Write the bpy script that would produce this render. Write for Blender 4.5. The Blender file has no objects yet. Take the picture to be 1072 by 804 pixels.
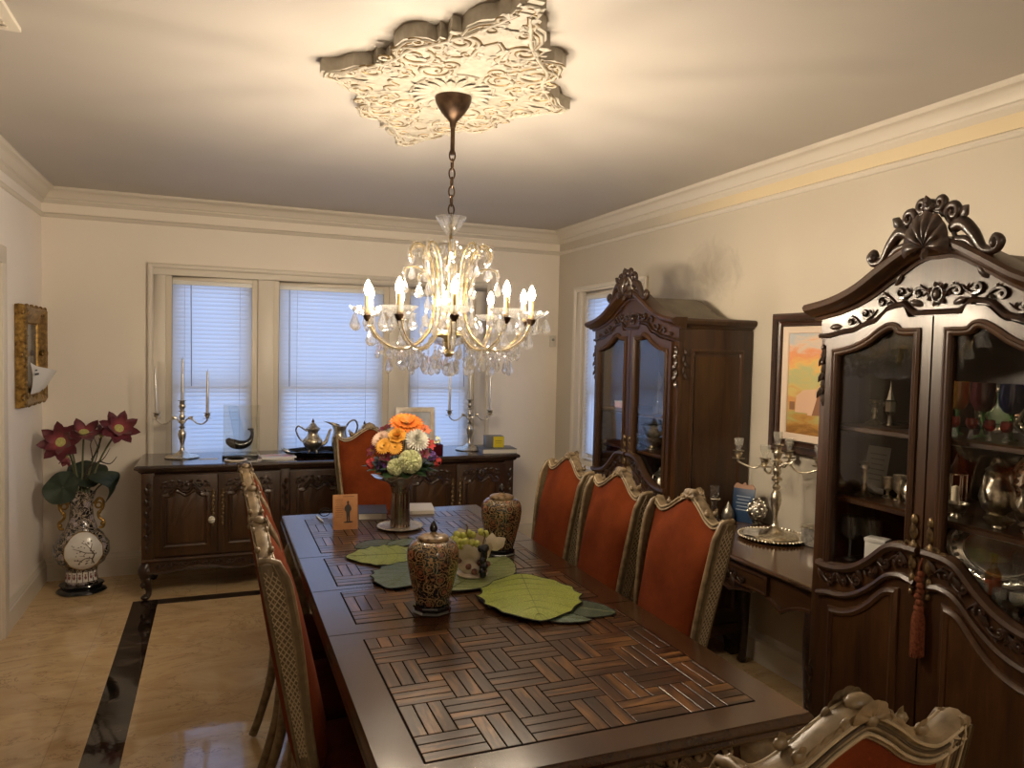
BULB=640.0; SKY=(.44,.70,1.35); SKYS=0.95; EXPO=0.95
CAM=(0.3783,-0.0451,0.0228,776.52)
FILL=16.0
import bpy, bmesh, math, random
from mathutils import Vector, Matrix, noise as mnoise
random.seed(7)
PI=math.pi
sc=bpy.context.scene
COL=sc.collection
def R(a): return math.radians(a)
def lerp(a,b,t): return a+(b-a)*t
def sstep(a,b,x):
    t=max(0,min(1,(x-a)/(b-a))); return t*t*(3-2*t)
# ------------------------------------------------------------------ materials
class NT:
    def __init__(s,name):
        s.m=bpy.data.materials.new(name); s.m.use_nodes=True
        s.t=s.m.node_tree; s.t.nodes.clear()
        s.out=s.n('ShaderNodeOutputMaterial')
    def n(s,typ,ins={},**kw):
        o=s.t.nodes.new(typ)
        for k,v in kw.items(): setattr(o,k,v)
        for k,v in ins.items(): s.set(o,k,v)
        return o
    def set(s,o,k,v):
        i=o.inputs[k]
        if isinstance(v,bpy.types.NodeSocket): s.t.links.new(v,i)
        elif isinstance(v,bpy.types.Node): s.t.links.new(v.outputs[0],i)
        else:
            if i.type=='RGBA' and len(v)==3: v=(*v,1)
            i.default_value=v
    def math(s,op,a,b=0.0,c=None):
        o=s.n('ShaderNodeMath',operation=op); s.set(o,0,a); s.set(o,1,b)
        if c is not None: s.set(o,2,c)
        return o.outputs[0]
    def ramp(s,fac,stops,interp='LINEAR'):
        o=s.n('ShaderNodeValToRGB'); s.set(o,0,fac); e=o.color_ramp.elements
        o.color_ramp.interpolation=interp
        while len(e)<len(stops): e.new(.5)
        for el,(p,c) in zip(e,stops): el.position=p; el.color=(*c,1) if len(c)==3 else c
        return o.outputs[0]
    def mix(s,fac,a,b,bt='MIX'):
        o=s.n('ShaderNodeMix',data_type='RGBA',blend_type=bt)
        s.set(o,0,fac); s.set(o,6,a); s.set(o,7,b); return o.outputs[2]
    def coord(s,scale=(1,1,1),rot=(0,0,0),loc=(0,0,0),kind='Object'):
        tc=s.n('ShaderNodeTexCoord'); mp=s.n('ShaderNodeMapping',{'Scale':scale,'Rotation':rot,'Location':loc})
        s.t.links.new(tc.outputs[kind],mp.inputs[0]); return mp.outputs[0]
    def noise(s,vec,scale,detail=4,rough=.5,dist=0):
        o=s.n('ShaderNodeTexNoise',{'Vector':vec,'Scale':scale,'Detail':detail,'Roughness':rough,'Distortion':dist}); return o.outputs[0]
    def bump(s,h,strength=.3,dist=.01):
        return s.n('ShaderNodeBump',{'Height':h,'Strength':strength,'Distance':dist}).outputs[0]
    def bsdf(s,**kw):
        o=s.n('ShaderNodeBsdfPrincipled')
        for k,v in kw.items(): s.set(o,k.replace('_',' '),v)
        s.t.links.new(o.outputs[0],s.out.inputs[0]); return o
def simple(name,col,rough=.5,metal=0,**kw):
    t=NT(name); t.bsdf(Base_Color=col,Roughness=rough,Metallic=metal,**kw); return t.m
def noisy(name,c1,c2,scale=20,rough=.5,metal=0,bump=0,stretch=(1,1,1),detail=4,**kw):
    t=NT(name); v=t.coord(stretch); f=t.noise(v,scale,detail)
    col=t.ramp(f,[(.3,c1),(.7,c2)])
    if bump: kw['Normal']=t.bump(f,bump,.004)
    t.bsdf(Base_Color=col,Roughness=rough,Metallic=metal,**kw); return t.m
def wood(name,c1,c2,axis=2,rough=.38,coat=.12,sc_=1,bump=.08):
    t=NT(name); st=[9,9,9]; st[axis]=.9
    v=t.coord(tuple(k*sc_ for k in st))
    f=t.noise(v,2.2,6,.6,.6); g=t.noise(v,14,3,.6)
    h=t.math('ADD',t.math('MULTIPLY',f,.7),t.math('MULTIPLY',g,.3))
    col=t.ramp(h,[(.32,c1),(.68,c2)])
    t.bsdf(Base_Color=col,Roughness=rough,Coat_Weight=coat,Coat_Roughness=.15,Normal=t.bump(g,bump,.003)); return t.m
W1,W2=(.014,.0048,.0014),(.056,.022,.0060)
M_wood=wood('mahogany',W1,W2)
M_woodx=wood('mahogany_long',W1,W2,axis=0)
M_wood_pan=wood('mahogany_panel',(.018,.0063,.0016),(.070,.028,.0072),axis=2,rough=.38)
M_carve=noisy('carved_mahogany',(.010,.0045,.0025),(.036,.016,.008),60,.34,Coat_Weight=.2,bump=.15)
M_top=wood('dark_top',(.012,.006,.005),(.035,.017,.012),axis=0,rough=.16,coat=.4)
M_dust=noisy('dusty_wood',(.13,.11,.085),(.19,.165,.125),8,.8)
M_border=wood('table_border',(.020,.0075,.0028),(.066,.028,.010),axis=1,rough=.24,coat=.32)
def parq(name,axis):
    t=NT(name); st=[16,16,16]; st[axis]=2.2
    tc=t.n('ShaderNodeTexCoord'); mp=t.n('ShaderNodeMapping',{'Scale':tuple(st)}); t.t.links.new(tc.outputs['Object'],mp.inputs[0])
    gi=t.n('ShaderNodeNewGeometry'); off=t.n('ShaderNodeVectorMath',{0:mp.outputs[0]},operation='ADD')
    cmb=t.n('ShaderNodeCombineXYZ'); r=t.math('MULTIPLY',gi.outputs['Random Per Island'],37.0)
    for k in range(3): t.set(cmb,k,r)
    t.set(off,1,cmb)
    f=t.noise(off.outputs[0],1.6,5,.6,.5); g=t.noise(off.outputs[0],9,3)
    h=t.math('ADD',t.math('MULTIPLY',f,.8),t.math('MULTIPLY',g,.2))
    h=t.math('ADD',h,t.math('MULTIPLY',t.math('SUBTRACT',gi.outputs['Random Per Island'],.5),.07))
    col=t.ramp(h,[(.33,(.012,.0045,.0017)),(.50,(.050,.021,.0075)),(.66,(.20,.092,.029))])
    t.bsdf(Base_Color=col,Roughness=.28,Coat_Weight=.22,Coat_Roughness=.12,Normal=t.bump(g,.1,.002)); return t.m
M_pqx=parq('parquet_x',0); M_pqy=parq('parquet_y',1)
M_groove=simple('groove_dark',(.004,.002,.0015),.9,Specular_IOR_Level=.05)
M_antique=noisy('antique_cream_gilt',(.105,.070,.034),(.25,.182,.102),38,.42,bump=.06,detail=6)
M_cream=noisy('cream_line',(.30,.235,.145),(.44,.355,.235),30,.4)
M_glaze=simple('brown_glaze',(.045,.028,.013),.6)
def lattice():
    t=NT('lattice_side'); tc=t.n('ShaderNodeTexCoord'); sx=t.n('ShaderNodeSeparateXYZ'); t.t.links.new(tc.outputs['Object'],sx.inputs[0])
    a=t.math('ADD',t.math('MULTIPLY',sx.outputs[1],46.0),t.math('MULTIPLY',sx.outputs[2],32.0))
    b=t.math('SUBTRACT',t.math('MULTIPLY',sx.outputs[1],46.0),t.math('MULTIPLY',sx.outputs[2],32.0))
    d=t.math('MINIMUM',t.math('ABSOLUTE',t.math('SUBTRACT',t.math('FRACT',a),.5)),t.math('ABSOLUTE',t.math('SUBTRACT',t.math('FRACT',b),.5)))
    n=t.noise(tc.outputs['Object'],60,3)
    col=t.mix(t.math('LESS_THAN',d,-1.0),t.ramp(n,[(.3,(.070,.048,.022)),(.7,(.12,.086,.042))]),(.028,.018,.009))
    t.bsdf(Base_Color=col,Roughness=.5); return t.m
M_lattice=lattice()
def velvet(name,c1,c2):
    t=NT(name); v=t.coord(); f=t.noise(v,9,5,.6); g=t.noise(v,260,2)
    t.bsdf(Base_Color=t.ramp(f,[(.35,c1),(.65,c2)]),Roughness=.95,Specular_IOR_Level=.12,Normal=t.bump(g,.15,.002)); return t.m
M_velvet=velvet('rust_velvet',(.098,.0175,.0040),(.150,.030,.0068))
M_seat=velvet('seat_velvet',(.075,.0125,.004),(.115,.021,.006))
M_silver=noisy('silver',(.62,.58,.50),(.80,.77,.70),30,.18,1)
M_silver_o=noisy('silver_aged',(.42,.37,.28),(.78,.73,.61),70,.30,1,bump=.3)
M_silver_d=noisy('silver_dark',(.10,.09,.07),(.5,.47,.4),90,.3,1,bump=.5)
M_gold=noisy('gilt',(.12,.062,.016),(.44,.27,.075),40,.38,.8,bump=.3)
M_brass=noisy('brass_gilt',(.30,.21,.085),(.50,.39,.19),40,.28,.9)
M_bronze=noisy('bronze_dark',(.035,.020,.012),(.10,.06,.035),25,.35,.7)
def schlick(t,f0):
    lw=t.n('ShaderNodeLayerWeight',{'Blend':.5}); p=t.math('POWER',lw.outputs['Facing'],5.0); return t.math('MULTIPLY_ADD',p,1-f0,f0)
def glassmix(name,tint=(1,1,1),refl=.9,rough=.02,ior=1.45,tr=(1,1,1)):
    t=NT(name); fr=schlick(t,((ior-1)/(ior+1))**2); a=t.n('ShaderNodeBsdfTransparent',{'Color':tr}); g=t.n('ShaderNodeBsdfGlossy',{'Color':tint,'Roughness':rough})
    mx=t.n('ShaderNodeMixShader'); t.set(mx,0,fr); t.t.links.new(a.outputs[0],mx.inputs[1]); t.t.links.new(g.outputs[0],mx.inputs[2]); t.t.links.new(mx.outputs[0],t.out.inputs[0]); return t.m
M_pane=glassmix('clear_pane',ior=1.60)
M_cglass=glassmix('clear_glass',ior=1.7,tr=(.96,.97,.96))
def crystal(name,col=(1,1,1),mixf=.45,milk=.03):
    t=NT(name); g=t.n('ShaderNodeBsdfGlass',{'Color':col,'IOR':1.55,'Roughness':0.0}); a=t.n('ShaderNodeBsdfTransparent',{'Color':col})
    gl=t.n('ShaderNodeBsdfGlossy',{'Roughness':.03}); fr=schlick(t,.12)
    m1=t.n('ShaderNodeMixShader'); t.set(m1,0,fr); t.t.links.new(a.outputs[0],m1.inputs[1]); t.t.links.new(gl.outputs[0],m1.inputs[2])
    mx=t.n('ShaderNodeMixShader'); t.set(mx,0,mixf); t.t.links.new(m1.outputs[0],mx.inputs[1]); t.t.links.new(g.outputs[0],mx.inputs[2])
    tl=t.n('ShaderNodeBsdfTranslucent',{'Color':(.95,.95,.93)}); df=t.n('ShaderNodeBsdfDiffuse',{'Color':(.9,.9,.88)}); m2=t.n('ShaderNodeMixShader',{0:.4}); t.t.links.new(tl.outputs[0],m2.inputs[1]); t.t.links.new(df.outputs[0],m2.inputs[2])
    m3=t.n('ShaderNodeMixShader',{0:milk}); t.t.links.new(mx.outputs[0],m3.inputs[1]); t.t.links.new(m2.outputs[0],m3.inputs[2]); t.t.links.new(m3.outputs[0],t.out.inputs[0]); return t.m
M_crystal=crystal('cut_crystal'); M_cutglass=crystal('pressed_glass',mixf=.35,milk=.02)
def colglass(name,c):
    m=glassmix(name,ior=1.6,tr=c); nt=m.node_tree; o=[n for n in nt.nodes if n.type=='OUTPUT_MATERIAL'][0]; s=o.inputs[0].links[0].from_socket
    d=nt.nodes.new('ShaderNodeBsdfDiffuse'); d.inputs[0].default_value=(*c,1); x=nt.nodes.new('ShaderNodeMixShader'); x.inputs[0].default_value=.11
    nt.links.new(s,x.inputs[1]); nt.links.new(d.outputs[0],x.inputs[2]); nt.links.new(x.outputs[0],o.inputs[0]); return m
def emit(name,col,st):
    t=NT(name); e=t.n('ShaderNodeEmission',{'Color':col,'Strength':st}); t.t.links.new(e.outputs[0],t.out.inputs[0]); return t.m
M_bulb=emit('warm_bulb',(1,.82,.60),BULB)
M_black=simple('black_lacquer',(.008,.008,.009),.2,Coat_Weight=.4)
M_white=simple('white_paper',(.72,.71,.68),.7)
M_ink=simple('ink',(.03,.03,.035),.8)
M_paint=simple('trim_paint',(.66,.605,.52),.4)
# ------------------------------------------------------------------ mesh builder
class M:
    def __init__(s): s.v=[]; s.f=[]; s.mi=[]; s.cur=0
    def add(s,vs,fs):
        o=len(s.v); s.v+= [Vector(v) for v in vs]; s.f+=[tuple(i+o for i in f) for f in fs]; s.mi+=[s.cur]*len(fs); return s
    def box(s,c,d,rot=None):
        x,y,z=[k/2 for k in d]; P=[Vector((sx*x,sy*y,sz*z)) for sx in (-1,1) for sy in (-1,1) for sz in (-1,1)]
        if rot: 
            m=Matrix.Rotation(rot[2],3,'Z')@Matrix.Rotation(rot[1],3,'Y')@Matrix.Rotation(rot[0],3,'X'); P=[m@p for p in P]
        return s.add([p+Vector(c) for p in P],[(0,1,3,2),(4,6,7,5),(0,4,5,1),(2,3,7,6),(0,2,6,4),(1,5,7,3)])
    def lathe(s,prof,seg=24,c=(0,0,0),sx=1,sy=1,flute=None,cap=True,ax=None):
        vs=[];n=len(prof)
        for (r,z) in prof:
            for k in range(seg):
                a=2*PI*k/seg; rr=r*(1+flute[1]*math.cos(flute[0]*a)) if flute else r
                vs.append(Vector((rr*math.cos(a)*sx,rr*math.sin(a)*sy,z)))
        if ax is not None:
            q=Vector((0,0,1)).rotation_difference(Vector(ax).normalized()); vs=[q@v for v in vs]
        vs=[v+Vector(c) for v in vs]
        fs=[(i*seg+k,i*seg+(k+1)%seg,(i+1)*seg+(k+1)%seg,(i+1)*seg+k) for i in range(n-1) for k in range(seg)]
        if cap:
            if prof[0][0]>1e-5: fs.append(tuple(range(seg-1,-1,-1)))
            if prof[-1][0]>1e-5: fs.append(tuple((n-1)*seg+k for k in range(seg)))
        return s.add(vs,fs)
    def tube(s,pts,r,seg=8,closed=False,flat=None,up=None):
        P=[Vector(p) for p in pts]; n=len(P)
        rs=r if isinstance(r,(list,tuple)) else [r]*n
        if len(rs)!=n: rs=[rs[min(len(rs)-1,int(i*len(rs)/n))] if False else _samp(rs,i/(n-1)) for i in range(n)]
        T=[]
        for i in range(n):
            a=P[(i-1)%n] if (closed or i>0) else P[i]; b=P[(i+1)%n] if (closed or i<n-1) else P[i]
            t=(b-a); T.append(t.normalized() if t.length>1e-9 else (T[-1] if T else Vector((0,0,1))))
        u=Vector(up) if up else Vector((0,0,1)) if abs(T[0].z)<.9 else Vector((1,0,0))
        N=(u-T[0]*u.dot(T[0])).normalized(); vs=[]
        for i in range(n):
            if i>0:
                N=N-T[i]*N.dot(T[i]); N=N.normalized() if N.length>1e-9 else Vector((1,0,0))
            B=T[i].cross(N)
            for k in range(seg):
                a=2*PI*k/seg; vs.append(P[i]+N*math.cos(a)*rs[i]+B*math.sin(a)*rs[i]*(flat or 1))
        fs=[(i*seg+k,i*seg+(k+1)%seg,((i+1)%n)*seg+(k+1)%seg,((i+1)%n)*seg+k) for i in range(n if closed else n-1) for k in range(seg)]
        if not closed: fs+= [tuple(range(seg-1,-1,-1)),tuple((n-1)*seg+k for k in range(seg))]
        return s.add(vs,fs)
    def prism(s,poly,y0,y1,plane='xz'):
        n=len(poly)
        def mp(p,y):
            return (p[0],y,p[1]) if plane=='xz' else (p[0],p[1],y) if plane=='xy' else (y,p[0],p[1])
        vs=[mp(p,y0) for p in poly]+[mp(p,y1) for p in poly]
        fs=[tuple(range(n-1,-1,-1)),tuple(range(n,2*n))]+[(i,(i+1)%n,(i+1)%n+n,i+n) for i in range(n)]
        return s.add(vs,fs)
    def mould(s,path,prof,closed=False,y0=0,mp=None):
        """sweep: path in (x,z), prof points (n,d): n along the in-plane left normal, d out of the plane"""
        n=len(path); vs=[]; k=len(prof); mp=mp or (lambda a,b,d:(a,y0-d,b))
        for i in range(n):
            p=Vector(path[i]); a=Vector(path[i-1]) if (closed or i>0) else None; b=Vector(path[(i+1)%n]) if (closed or i<n-1) else None
            d1=(p-a).normalized() if a is not None else (b-p).normalized(); d2=(b-p).normalized() if b is not None else d1
            n1=Vector((-d1.y,d1.x)); n2=Vector((-d2.y,d2.x)); m=(n1+n2); m=m.normalized() if m.length>1e-6 else n1
            q=max(.4,m.dot(n1)); m=m/q
            for (o,d) in prof: vs.append(mp(p.x+m.x*o,p.y+m.y*o,d))
        fs=[(i*k+j,i*k+(j+1)%k,((i+1)%n)*k+(j+1)%k,((i+1)%n)*k+j) for i in range(n if closed else n-1) for j in range(k)]
        if not closed: fs+=[tuple(range(k-1,-1,-1)),tuple((n-1)*k+j for j in range(k))]
        return s.add(vs,fs)
    def grid(s,fn,nu,nv,wrap=False):
        vs=[fn(i/nu,j/nv) for i in range(nu+1) for j in range(nv+1)]
        fs=[(i*(nv+1)+j,(i+1)*(nv+1)+j,(i+1)*(nv+1)+j+1,i*(nv+1)+j+1) for i in range(nu) for j in range(nv)]
        return s.add(vs,fs)
    def ball(s,c,r,seg=10,rot=None):
        r=(r,r,r) if not isinstance(r,(tuple,list)) else r; vs=[];h=max(4,seg//2)
        for i in range(h+1):
            th=PI*i/h
            for k in range(seg):
                a=2*PI*k/seg; vs.append(Vector((r[0]*math.sin(th)*math.cos(a),r[1]*math.sin(th)*math.sin(a),-r[2]*math.cos(th))))
        if rot is not None: vs=[rot@v for v in vs]
        vs=[v+Vector(c) for v in vs]
        return s.add(vs,[(i*seg+k,i*seg+(k+1)%seg,(i+1)*seg+(k+1)%seg,(i+1)*seg+k) for i in range(h) for k in range(seg)])
    def ring(s,outer,inner,y0,y1,mp=None):
        """slab with a hole; outer, inner loops in (x,z) of the same length"""
        n=len(inner); mp=mp or (lambda a,b,y:(a,y,b))
        vs=[mp(*p,y) for y in (y0,y1) for L in (outer,inner) for p in L]
        o0,i0,o1,i1=0,n,2*n,3*n; fs=[]
        for k in range(n):
            j=(k+1)%n
            fs+=[(o0+k,o0+j,i0+j,i0+k),(o1+k,i1+k,i1+j,o1+j),(o0+k,o1+k,o1+j,o0+j),(i0+k,i0+j,i1+j,i1+k)]
        return s.add(vs,fs)
    def xf(s,mat,start=0):
        for i in range(start,len(s.v)): s.v[i]=mat@s.v[i]
        return s
    def build(s,name,mat,parent=None,smooth=35,bevel=0,loc=None,sub=0):
        me=bpy.data.meshes.new(name); me.from_pydata([tuple(v) for v in s.v],[],s.f); 
        bm=bmesh.new(); bm.from_mesh(me)
        for fc,mi in zip(bm.faces,s.mi): fc.material_index=mi
        bmesh.ops.remove_doubles(bm,verts=bm.verts,dist=1e-6)
        bmesh.ops.recalc_face_normals(bm,faces=bm.faces)
        if bevel:
            es=[e for e in bm.edges if len(e.link_faces)==2 and e.calc_face_angle(0)>R(40)]
            bmesh.ops.bevel(bm,geom=es,offset=bevel,segments=2,affect='EDGES',profile=.6,clamp_overlap=True)
        bm.to_mesh(me); bm.free()
        for m in (mat if isinstance(mat,(list,tuple)) else [mat]): me.materials.append(m)
        if smooth:
            for p in me.polygons: p.use_smooth=True
            if smooth<180: me.set_sharp_from_angle(angle=R(smooth))
        o=bpy.data.objects.new(name,me); COL.objects.link(o)
        if parent is not None: o.parent=parent
        if loc: o.location=loc
        if sub:
            md=o.modifiers.new('sub','SUBSURF'); md.levels=sub; md.render_levels=sub
        return o
def _samp(rs,t):
    x=t*(len(rs)-1); i=min(int(x),len(rs)-2); return lerp(rs[i],rs[i+1],x-i)
def tag(o,label,cat,group=None,kind=None):
    o['label']=label
    if cat: o['category']=cat
    if group: o['group']=group
    if kind: o['kind']=kind
    return o
def thing(name,label,cat,loc=(0,0,0),rz=0,group=None):
    o=bpy.data.objects.new(name,None); COL.objects.link(o); o.location=loc; o.rotation_euler=(0,0,rz); o.empty_display_size=.05
    return tag(o,label,cat,group)
def struct(o,label=None):
    o['kind']='structure'
    if label: o['label']=label
    return o
def kids(o): return [c for c in bpy.data.objects if c.parent==o]
def copy_tree(o,parent=None):
    c=o.copy(); COL.objects.link(c)
    if parent is not None: c.parent=parent
    for ch in kids(o): copy_tree(ch,c)
    return c
def dup(o,loc,rz=None,label=None,group=None,scale=None):
    c=copy_tree(o); c.location=loc
    if rz is not None: c.rotation_euler=(0,0,rz)
    if label: c['label']=label
    if group: c['group']=group
    if scale: c.scale=scale if isinstance(scale,tuple) else (scale,)*3
    return c
# ------------------------------------------------------------------ curves and carving in a plane
def bez(p0,p1,p2,p3,n=12):
    out=[]
    for i in range(n+1):
        t=i/n; a=(1-t)**3;b=3*(1-t)**2*t;c=3*(1-t)*t*t;d=t**3
        out.append(tuple(a*w+b*x+c*y+d*z for w,x,y,z in zip(p0,p1,p2,p3)))
    return out
def cat(pts,n=6,closed=False):
    P=[Vector(p) for p in pts]; m=len(P); out=[]
    for i in range(m if closed else m-1):
        if closed: a,b,c,d=P[i-1],P[i],P[(i+1)%m],P[(i+2)%m]
        else: a,b,c,d=P[max(i-1,0)],P[i],P[i+1],P[min(i+2,m-1)]
        for k in range(n):
            t=k/n; out.append(.5*((2*b)+(c-a)*t+(2*a-5*b+4*c-d)*t*t+(3*b-a-3*c+d)*t**3))
    if not closed: out.append(P[-1])
    return [tuple(p) for p in out]
def volute(cx,cz,r,a0,turns,n=18,end=.25):
    """spiral from the outside (radius r at angle a0) inwards"""
    return [(cx+r*lerp(1,end,i/n)*math.cos(a0+2*PI*turns*i/n),cz+r*lerp(1,end,i/n)*math.sin(a0+2*PI*turns*i/n)) for i in range(n+1)]
def cv(m,pts,r,mp,d=0,seg=6):
    m.tube([mp(p[0],p[1],d+(p[2] if len(p)>2 else 0)) for p in pts],r,seg)
def leaf2(m,x,z,a,L,w,mp,d=.004,lift=.006):
    ca,sa=math.cos(a),math.sin(a); st=len(m.v)
    def f(u,v):
        ww=w*math.sin(PI*min(1,u*.92+.06))**.8*(v-.5)*2*(1-.18*math.cos(u*18)**2); q=u*L
        return Vector(mp(x+q*ca-ww*sa,z+q*sa+ww*ca,d+lift*math.sin(PI*u)*(1-abs(v-.5)*1.6)+lift*.9*u*u))
    m.grid(f,8,4)
def s_scroll(m,x,z,s,flip,mp,r=.004,d=.003,mir=1):
    """one C-scroll with a leaf, size s, flip = +1/-1 vertical, mir = +1/-1 horizontal"""
    pts=[(x+mir*px*s,z+flip*pz*s,pd*s) for (px,pz,pd) in
         cat([(-1,-.25,0),(-.6,.15,.03),(-.1,.42,.05),(.35,.36,.06),(.55,.05,.06),(.36,-.2,.05),(.12,-.1,.05),(.16,.1,.06)],4)]
    cv(m,pts,[r*.4,r*1.0,r*1.25,r*1.1,r*.9],mp,d)
    m.ball(mp(x+mir*.2*s,z+flip*.04*s,d+.05*s),r*1.3,6)
    leaf2(m,x-mir*.2*s,z+flip*.36*s,math.atan2(flip*.8,mir*.5),s*.5,s*.14,mp,d,r)
    leaf2(m,x-mir*.62*s,z+flip*.1*s,math.atan2(-flip*.7,mir*.6),s*.55,s*.13,mp,d,r)
def front(y0): return lambda x,z,d:(x,y0-d,z)
def carve_run(m,fn,n,s,mp,r=.004,d=.003,mirror=True):
    """scrolls along fn(t) t 0..1, alternating"""
    for i in range(n):
        t=(i+.5)/n; p=fn(t); mir=1 if (t>.5 or not mirror) else -1
        s_scroll(m,p[0],p[1],s,1 if i%2 else -1,mp,r,d,mir)
def shell(m,x,z,w,h,mp,n=9,d=.01,depth=.02):
    def f(u,v):
        a=lerp(R(-15),R(195),u); rib=abs(math.sin(u*n*PI)); e=1+.06*rib
        rr=v*e
        return Vector(mp(x+math.cos(a)*w*rr,z+math.sin(a)*h*rr+.0,d+depth*math.sin(PI*min(1,v*.62+.2))*(.75+.25*rib)))
    m.grid(f,n*6,8)
# ------------------------------------------------------------------ room
XL,XR,YB,YN,H=-1.07,2.651,5.658,-1.5,2.59
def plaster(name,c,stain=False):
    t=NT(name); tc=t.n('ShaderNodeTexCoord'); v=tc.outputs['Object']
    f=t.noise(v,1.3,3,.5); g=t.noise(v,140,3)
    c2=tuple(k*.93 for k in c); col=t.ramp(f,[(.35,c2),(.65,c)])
    if stain:
        sx=t.n('ShaderNodeSeparateXYZ',{0:v}); y,z=sx.outputs[1],sx.outputs[2]
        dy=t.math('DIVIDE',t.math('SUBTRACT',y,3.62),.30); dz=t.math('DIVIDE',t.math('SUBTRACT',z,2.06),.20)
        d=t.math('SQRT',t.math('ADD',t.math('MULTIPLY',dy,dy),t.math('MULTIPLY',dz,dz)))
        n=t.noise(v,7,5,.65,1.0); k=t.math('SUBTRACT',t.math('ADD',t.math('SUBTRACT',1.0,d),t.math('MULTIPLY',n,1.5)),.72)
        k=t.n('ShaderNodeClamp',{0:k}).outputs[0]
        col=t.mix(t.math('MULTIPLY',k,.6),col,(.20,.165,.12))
        # yellowed strip of paint under the crown and flaking below the rail
        a=t.math('MULTIPLY',t.math('GREATER_THAN',z,2.425),t.n('ShaderNodeMapRange',{0:y,1:4.2,2:3.3,3:0.0,4:1.0}).outputs[0])
        col=t.mix(t.math('MULTIPLY',a,.55),col,(.80,.64,.36))
        n2=t.noise(v,30,6,.7); b=t.math('MULTIPLY',t.math('GREATER_THAN',n2,.66),t.math('GREATER_THAN',z,2.30))
        b=t.math('MULTIPLY',b,t.math('LESS_THAN',t.math('ABSOLUTE',t.math('SUBTRACT',y,2.75)),.35)); col=t.mix(t.math('MULTIPLY',b,.5),col,(.62,.47,.22))
    t.bsdf(Base_Color=col,Roughness=.55,Normal=t.bump(g,.03,.002)); return t.m
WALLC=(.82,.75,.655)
M_wall=plaster('wall_plaster',WALLC); M_wallr=plaster('wall_plaster_worn_darkened',(.555,.50,.41),True)  # right wall: stains, plus base colour darkened to offset strong chandelier light
M_walll=plaster('wall_plaster_lightened',(.90,.84,.78))  # left wall: base colour lightened to make up for weak light there
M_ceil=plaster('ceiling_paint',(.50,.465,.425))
def floor_mat():
    t=NT('marble_floor'); tc=t.n('ShaderNodeTexCoord'); v=tc.outputs['Object']; sx=t.n('ShaderNodeSeparateXYZ',{0:v}); X,Y=sx.outputs[0],sx.outputs[1]
    def box(x0,x1,y0,y1):
        a=t.math('LESS_THAN',t.math('ABSOLUTE',t.math('SUBTRACT',X,(x0+x1)/2)),(x1-x0)/2); b=t.math('LESS_THAN',t.math('ABSOLUTE',t.math('SUBTRACT',Y,(y0+y1)/2)),(y1-y0)/2); return t.math('MULTIPLY',a,b)
    outer=box(-.479,2.10,-1.0,5.04); inner=box(-.336,1.96,-.86,4.943); band=t.math('SUBTRACT',outer,inner)
    vr=t.coord((1.2,2.6,1),(0,0,R(28)))
    f=t.noise(vr,1.5,7,.6,1.3); g=t.noise(v,3,6,.6,.6)
    base=t.ramp(f,[(.30,(.52,.35,.175)),(.50,(.66,.475,.26)),(.62,(.57,.39,.20)),(.75,(.73,.56,.34))])
    vein=t.math('LESS_THAN',t.math('ABSOLUTE',t.math('SUBTRACT',t.noise(vr,1.1,8,.62,1.8),.5)),.006)
    base=t.mix(t.math('MULTIPLY',vein,.45),base,(.20,.12,.055))
    wv=t.coord((1,1,1),(0,0,R(45))); sw=t.n('ShaderNodeSeparateXYZ',{0:wv})
    def grid(u,w,s): 
        a=t.math('ABSOLUTE',t.math('SUBTRACT',t.math('FRACT',t.math('DIVIDE',u,s)),.5)); b=t.math('ABSOLUTE',t.math('SUBTRACT',t.math('FRACT',t.math('DIVIDE',w,s)),.5))
        return t.math('GREATER_THAN',t.math('MAXIMUM',a,b),.4975)
    gr=t.math('ADD',t.math('MULTIPLY',grid(sw.outputs[0],sw.outputs[1],.61),inner),t.math('MULTIPLY',grid(X,Y,.61),t.math('SUBTRACT',1.0,outer)))
    base=t.mix(t.math('MULTIPLY',gr,.35),base,(.25,.16,.08))
    dk=t.ramp(t.noise(vr,3.5,8,.65,1.5),[(.35,(.006,.004,.003)),(.52,(.026,.016,.011)),(.68,(.085,.060,.045))])
    vd=t.math('LESS_THAN',t.math('ABSOLUTE',t.math('SUBTRACT',t.noise(v,2.6,6,.6,2.2),.5)),.012); dk=t.mix(t.math('MULTIPLY',vd,.8),dk,(.004,.002,.002))
    col=t.mix(band,base,dk)
    hb=t.noise(v,5,3,.5,.8)
    t.bsdf(Base_Color=col,Roughness=.055,IOR=1.62,Normal=t.bump(hb,.07,.01)); return t.m
m=M().box(((XL+XR)/2,(YB+YN)/2,-.05),(XR-XL+.3,YB-YN+.3,.1)); struct(m.build('floor',floor_mat(),smooth=0),'polished beige marble floor with dark border strip')
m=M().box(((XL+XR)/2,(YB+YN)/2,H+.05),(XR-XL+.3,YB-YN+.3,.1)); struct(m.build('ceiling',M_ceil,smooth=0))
def wall(name,axis,pos,th,a0,a1,holes,mat):
    """wall slab at axis=pos (thickness away from the room = th signed), a0..a1 along, holes [(a,b,z0,z1)]"""
    m=M(); c=pos+th/2
    def bx(p,q,z0,z1):
        if q-p<1e-4 or z1-z0<1e-4: return
        if axis=='y': m.box(((p+q)/2,c,(z0+z1)/2),(q-p,abs(th),z1-z0))
        else: m.box((c,(p+q)/2,(z0+z1)/2),(abs(th),q-p,z1-z0))
    cur=a0
    for (p,q,z0,z1) in holes:
        bx(cur,p,0,H); bx(p,q,0,z0); bx(p,q,z1,H); cur=q
    bx(cur,a1,0,H); return struct(m.build(name,mat,smooth=0))
Z0,Z1=.72,2.065
BW=[(-.335,.268),(.374,1.220),(1.345,1.915)]
RWIN=(4.36,5.20)
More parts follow.
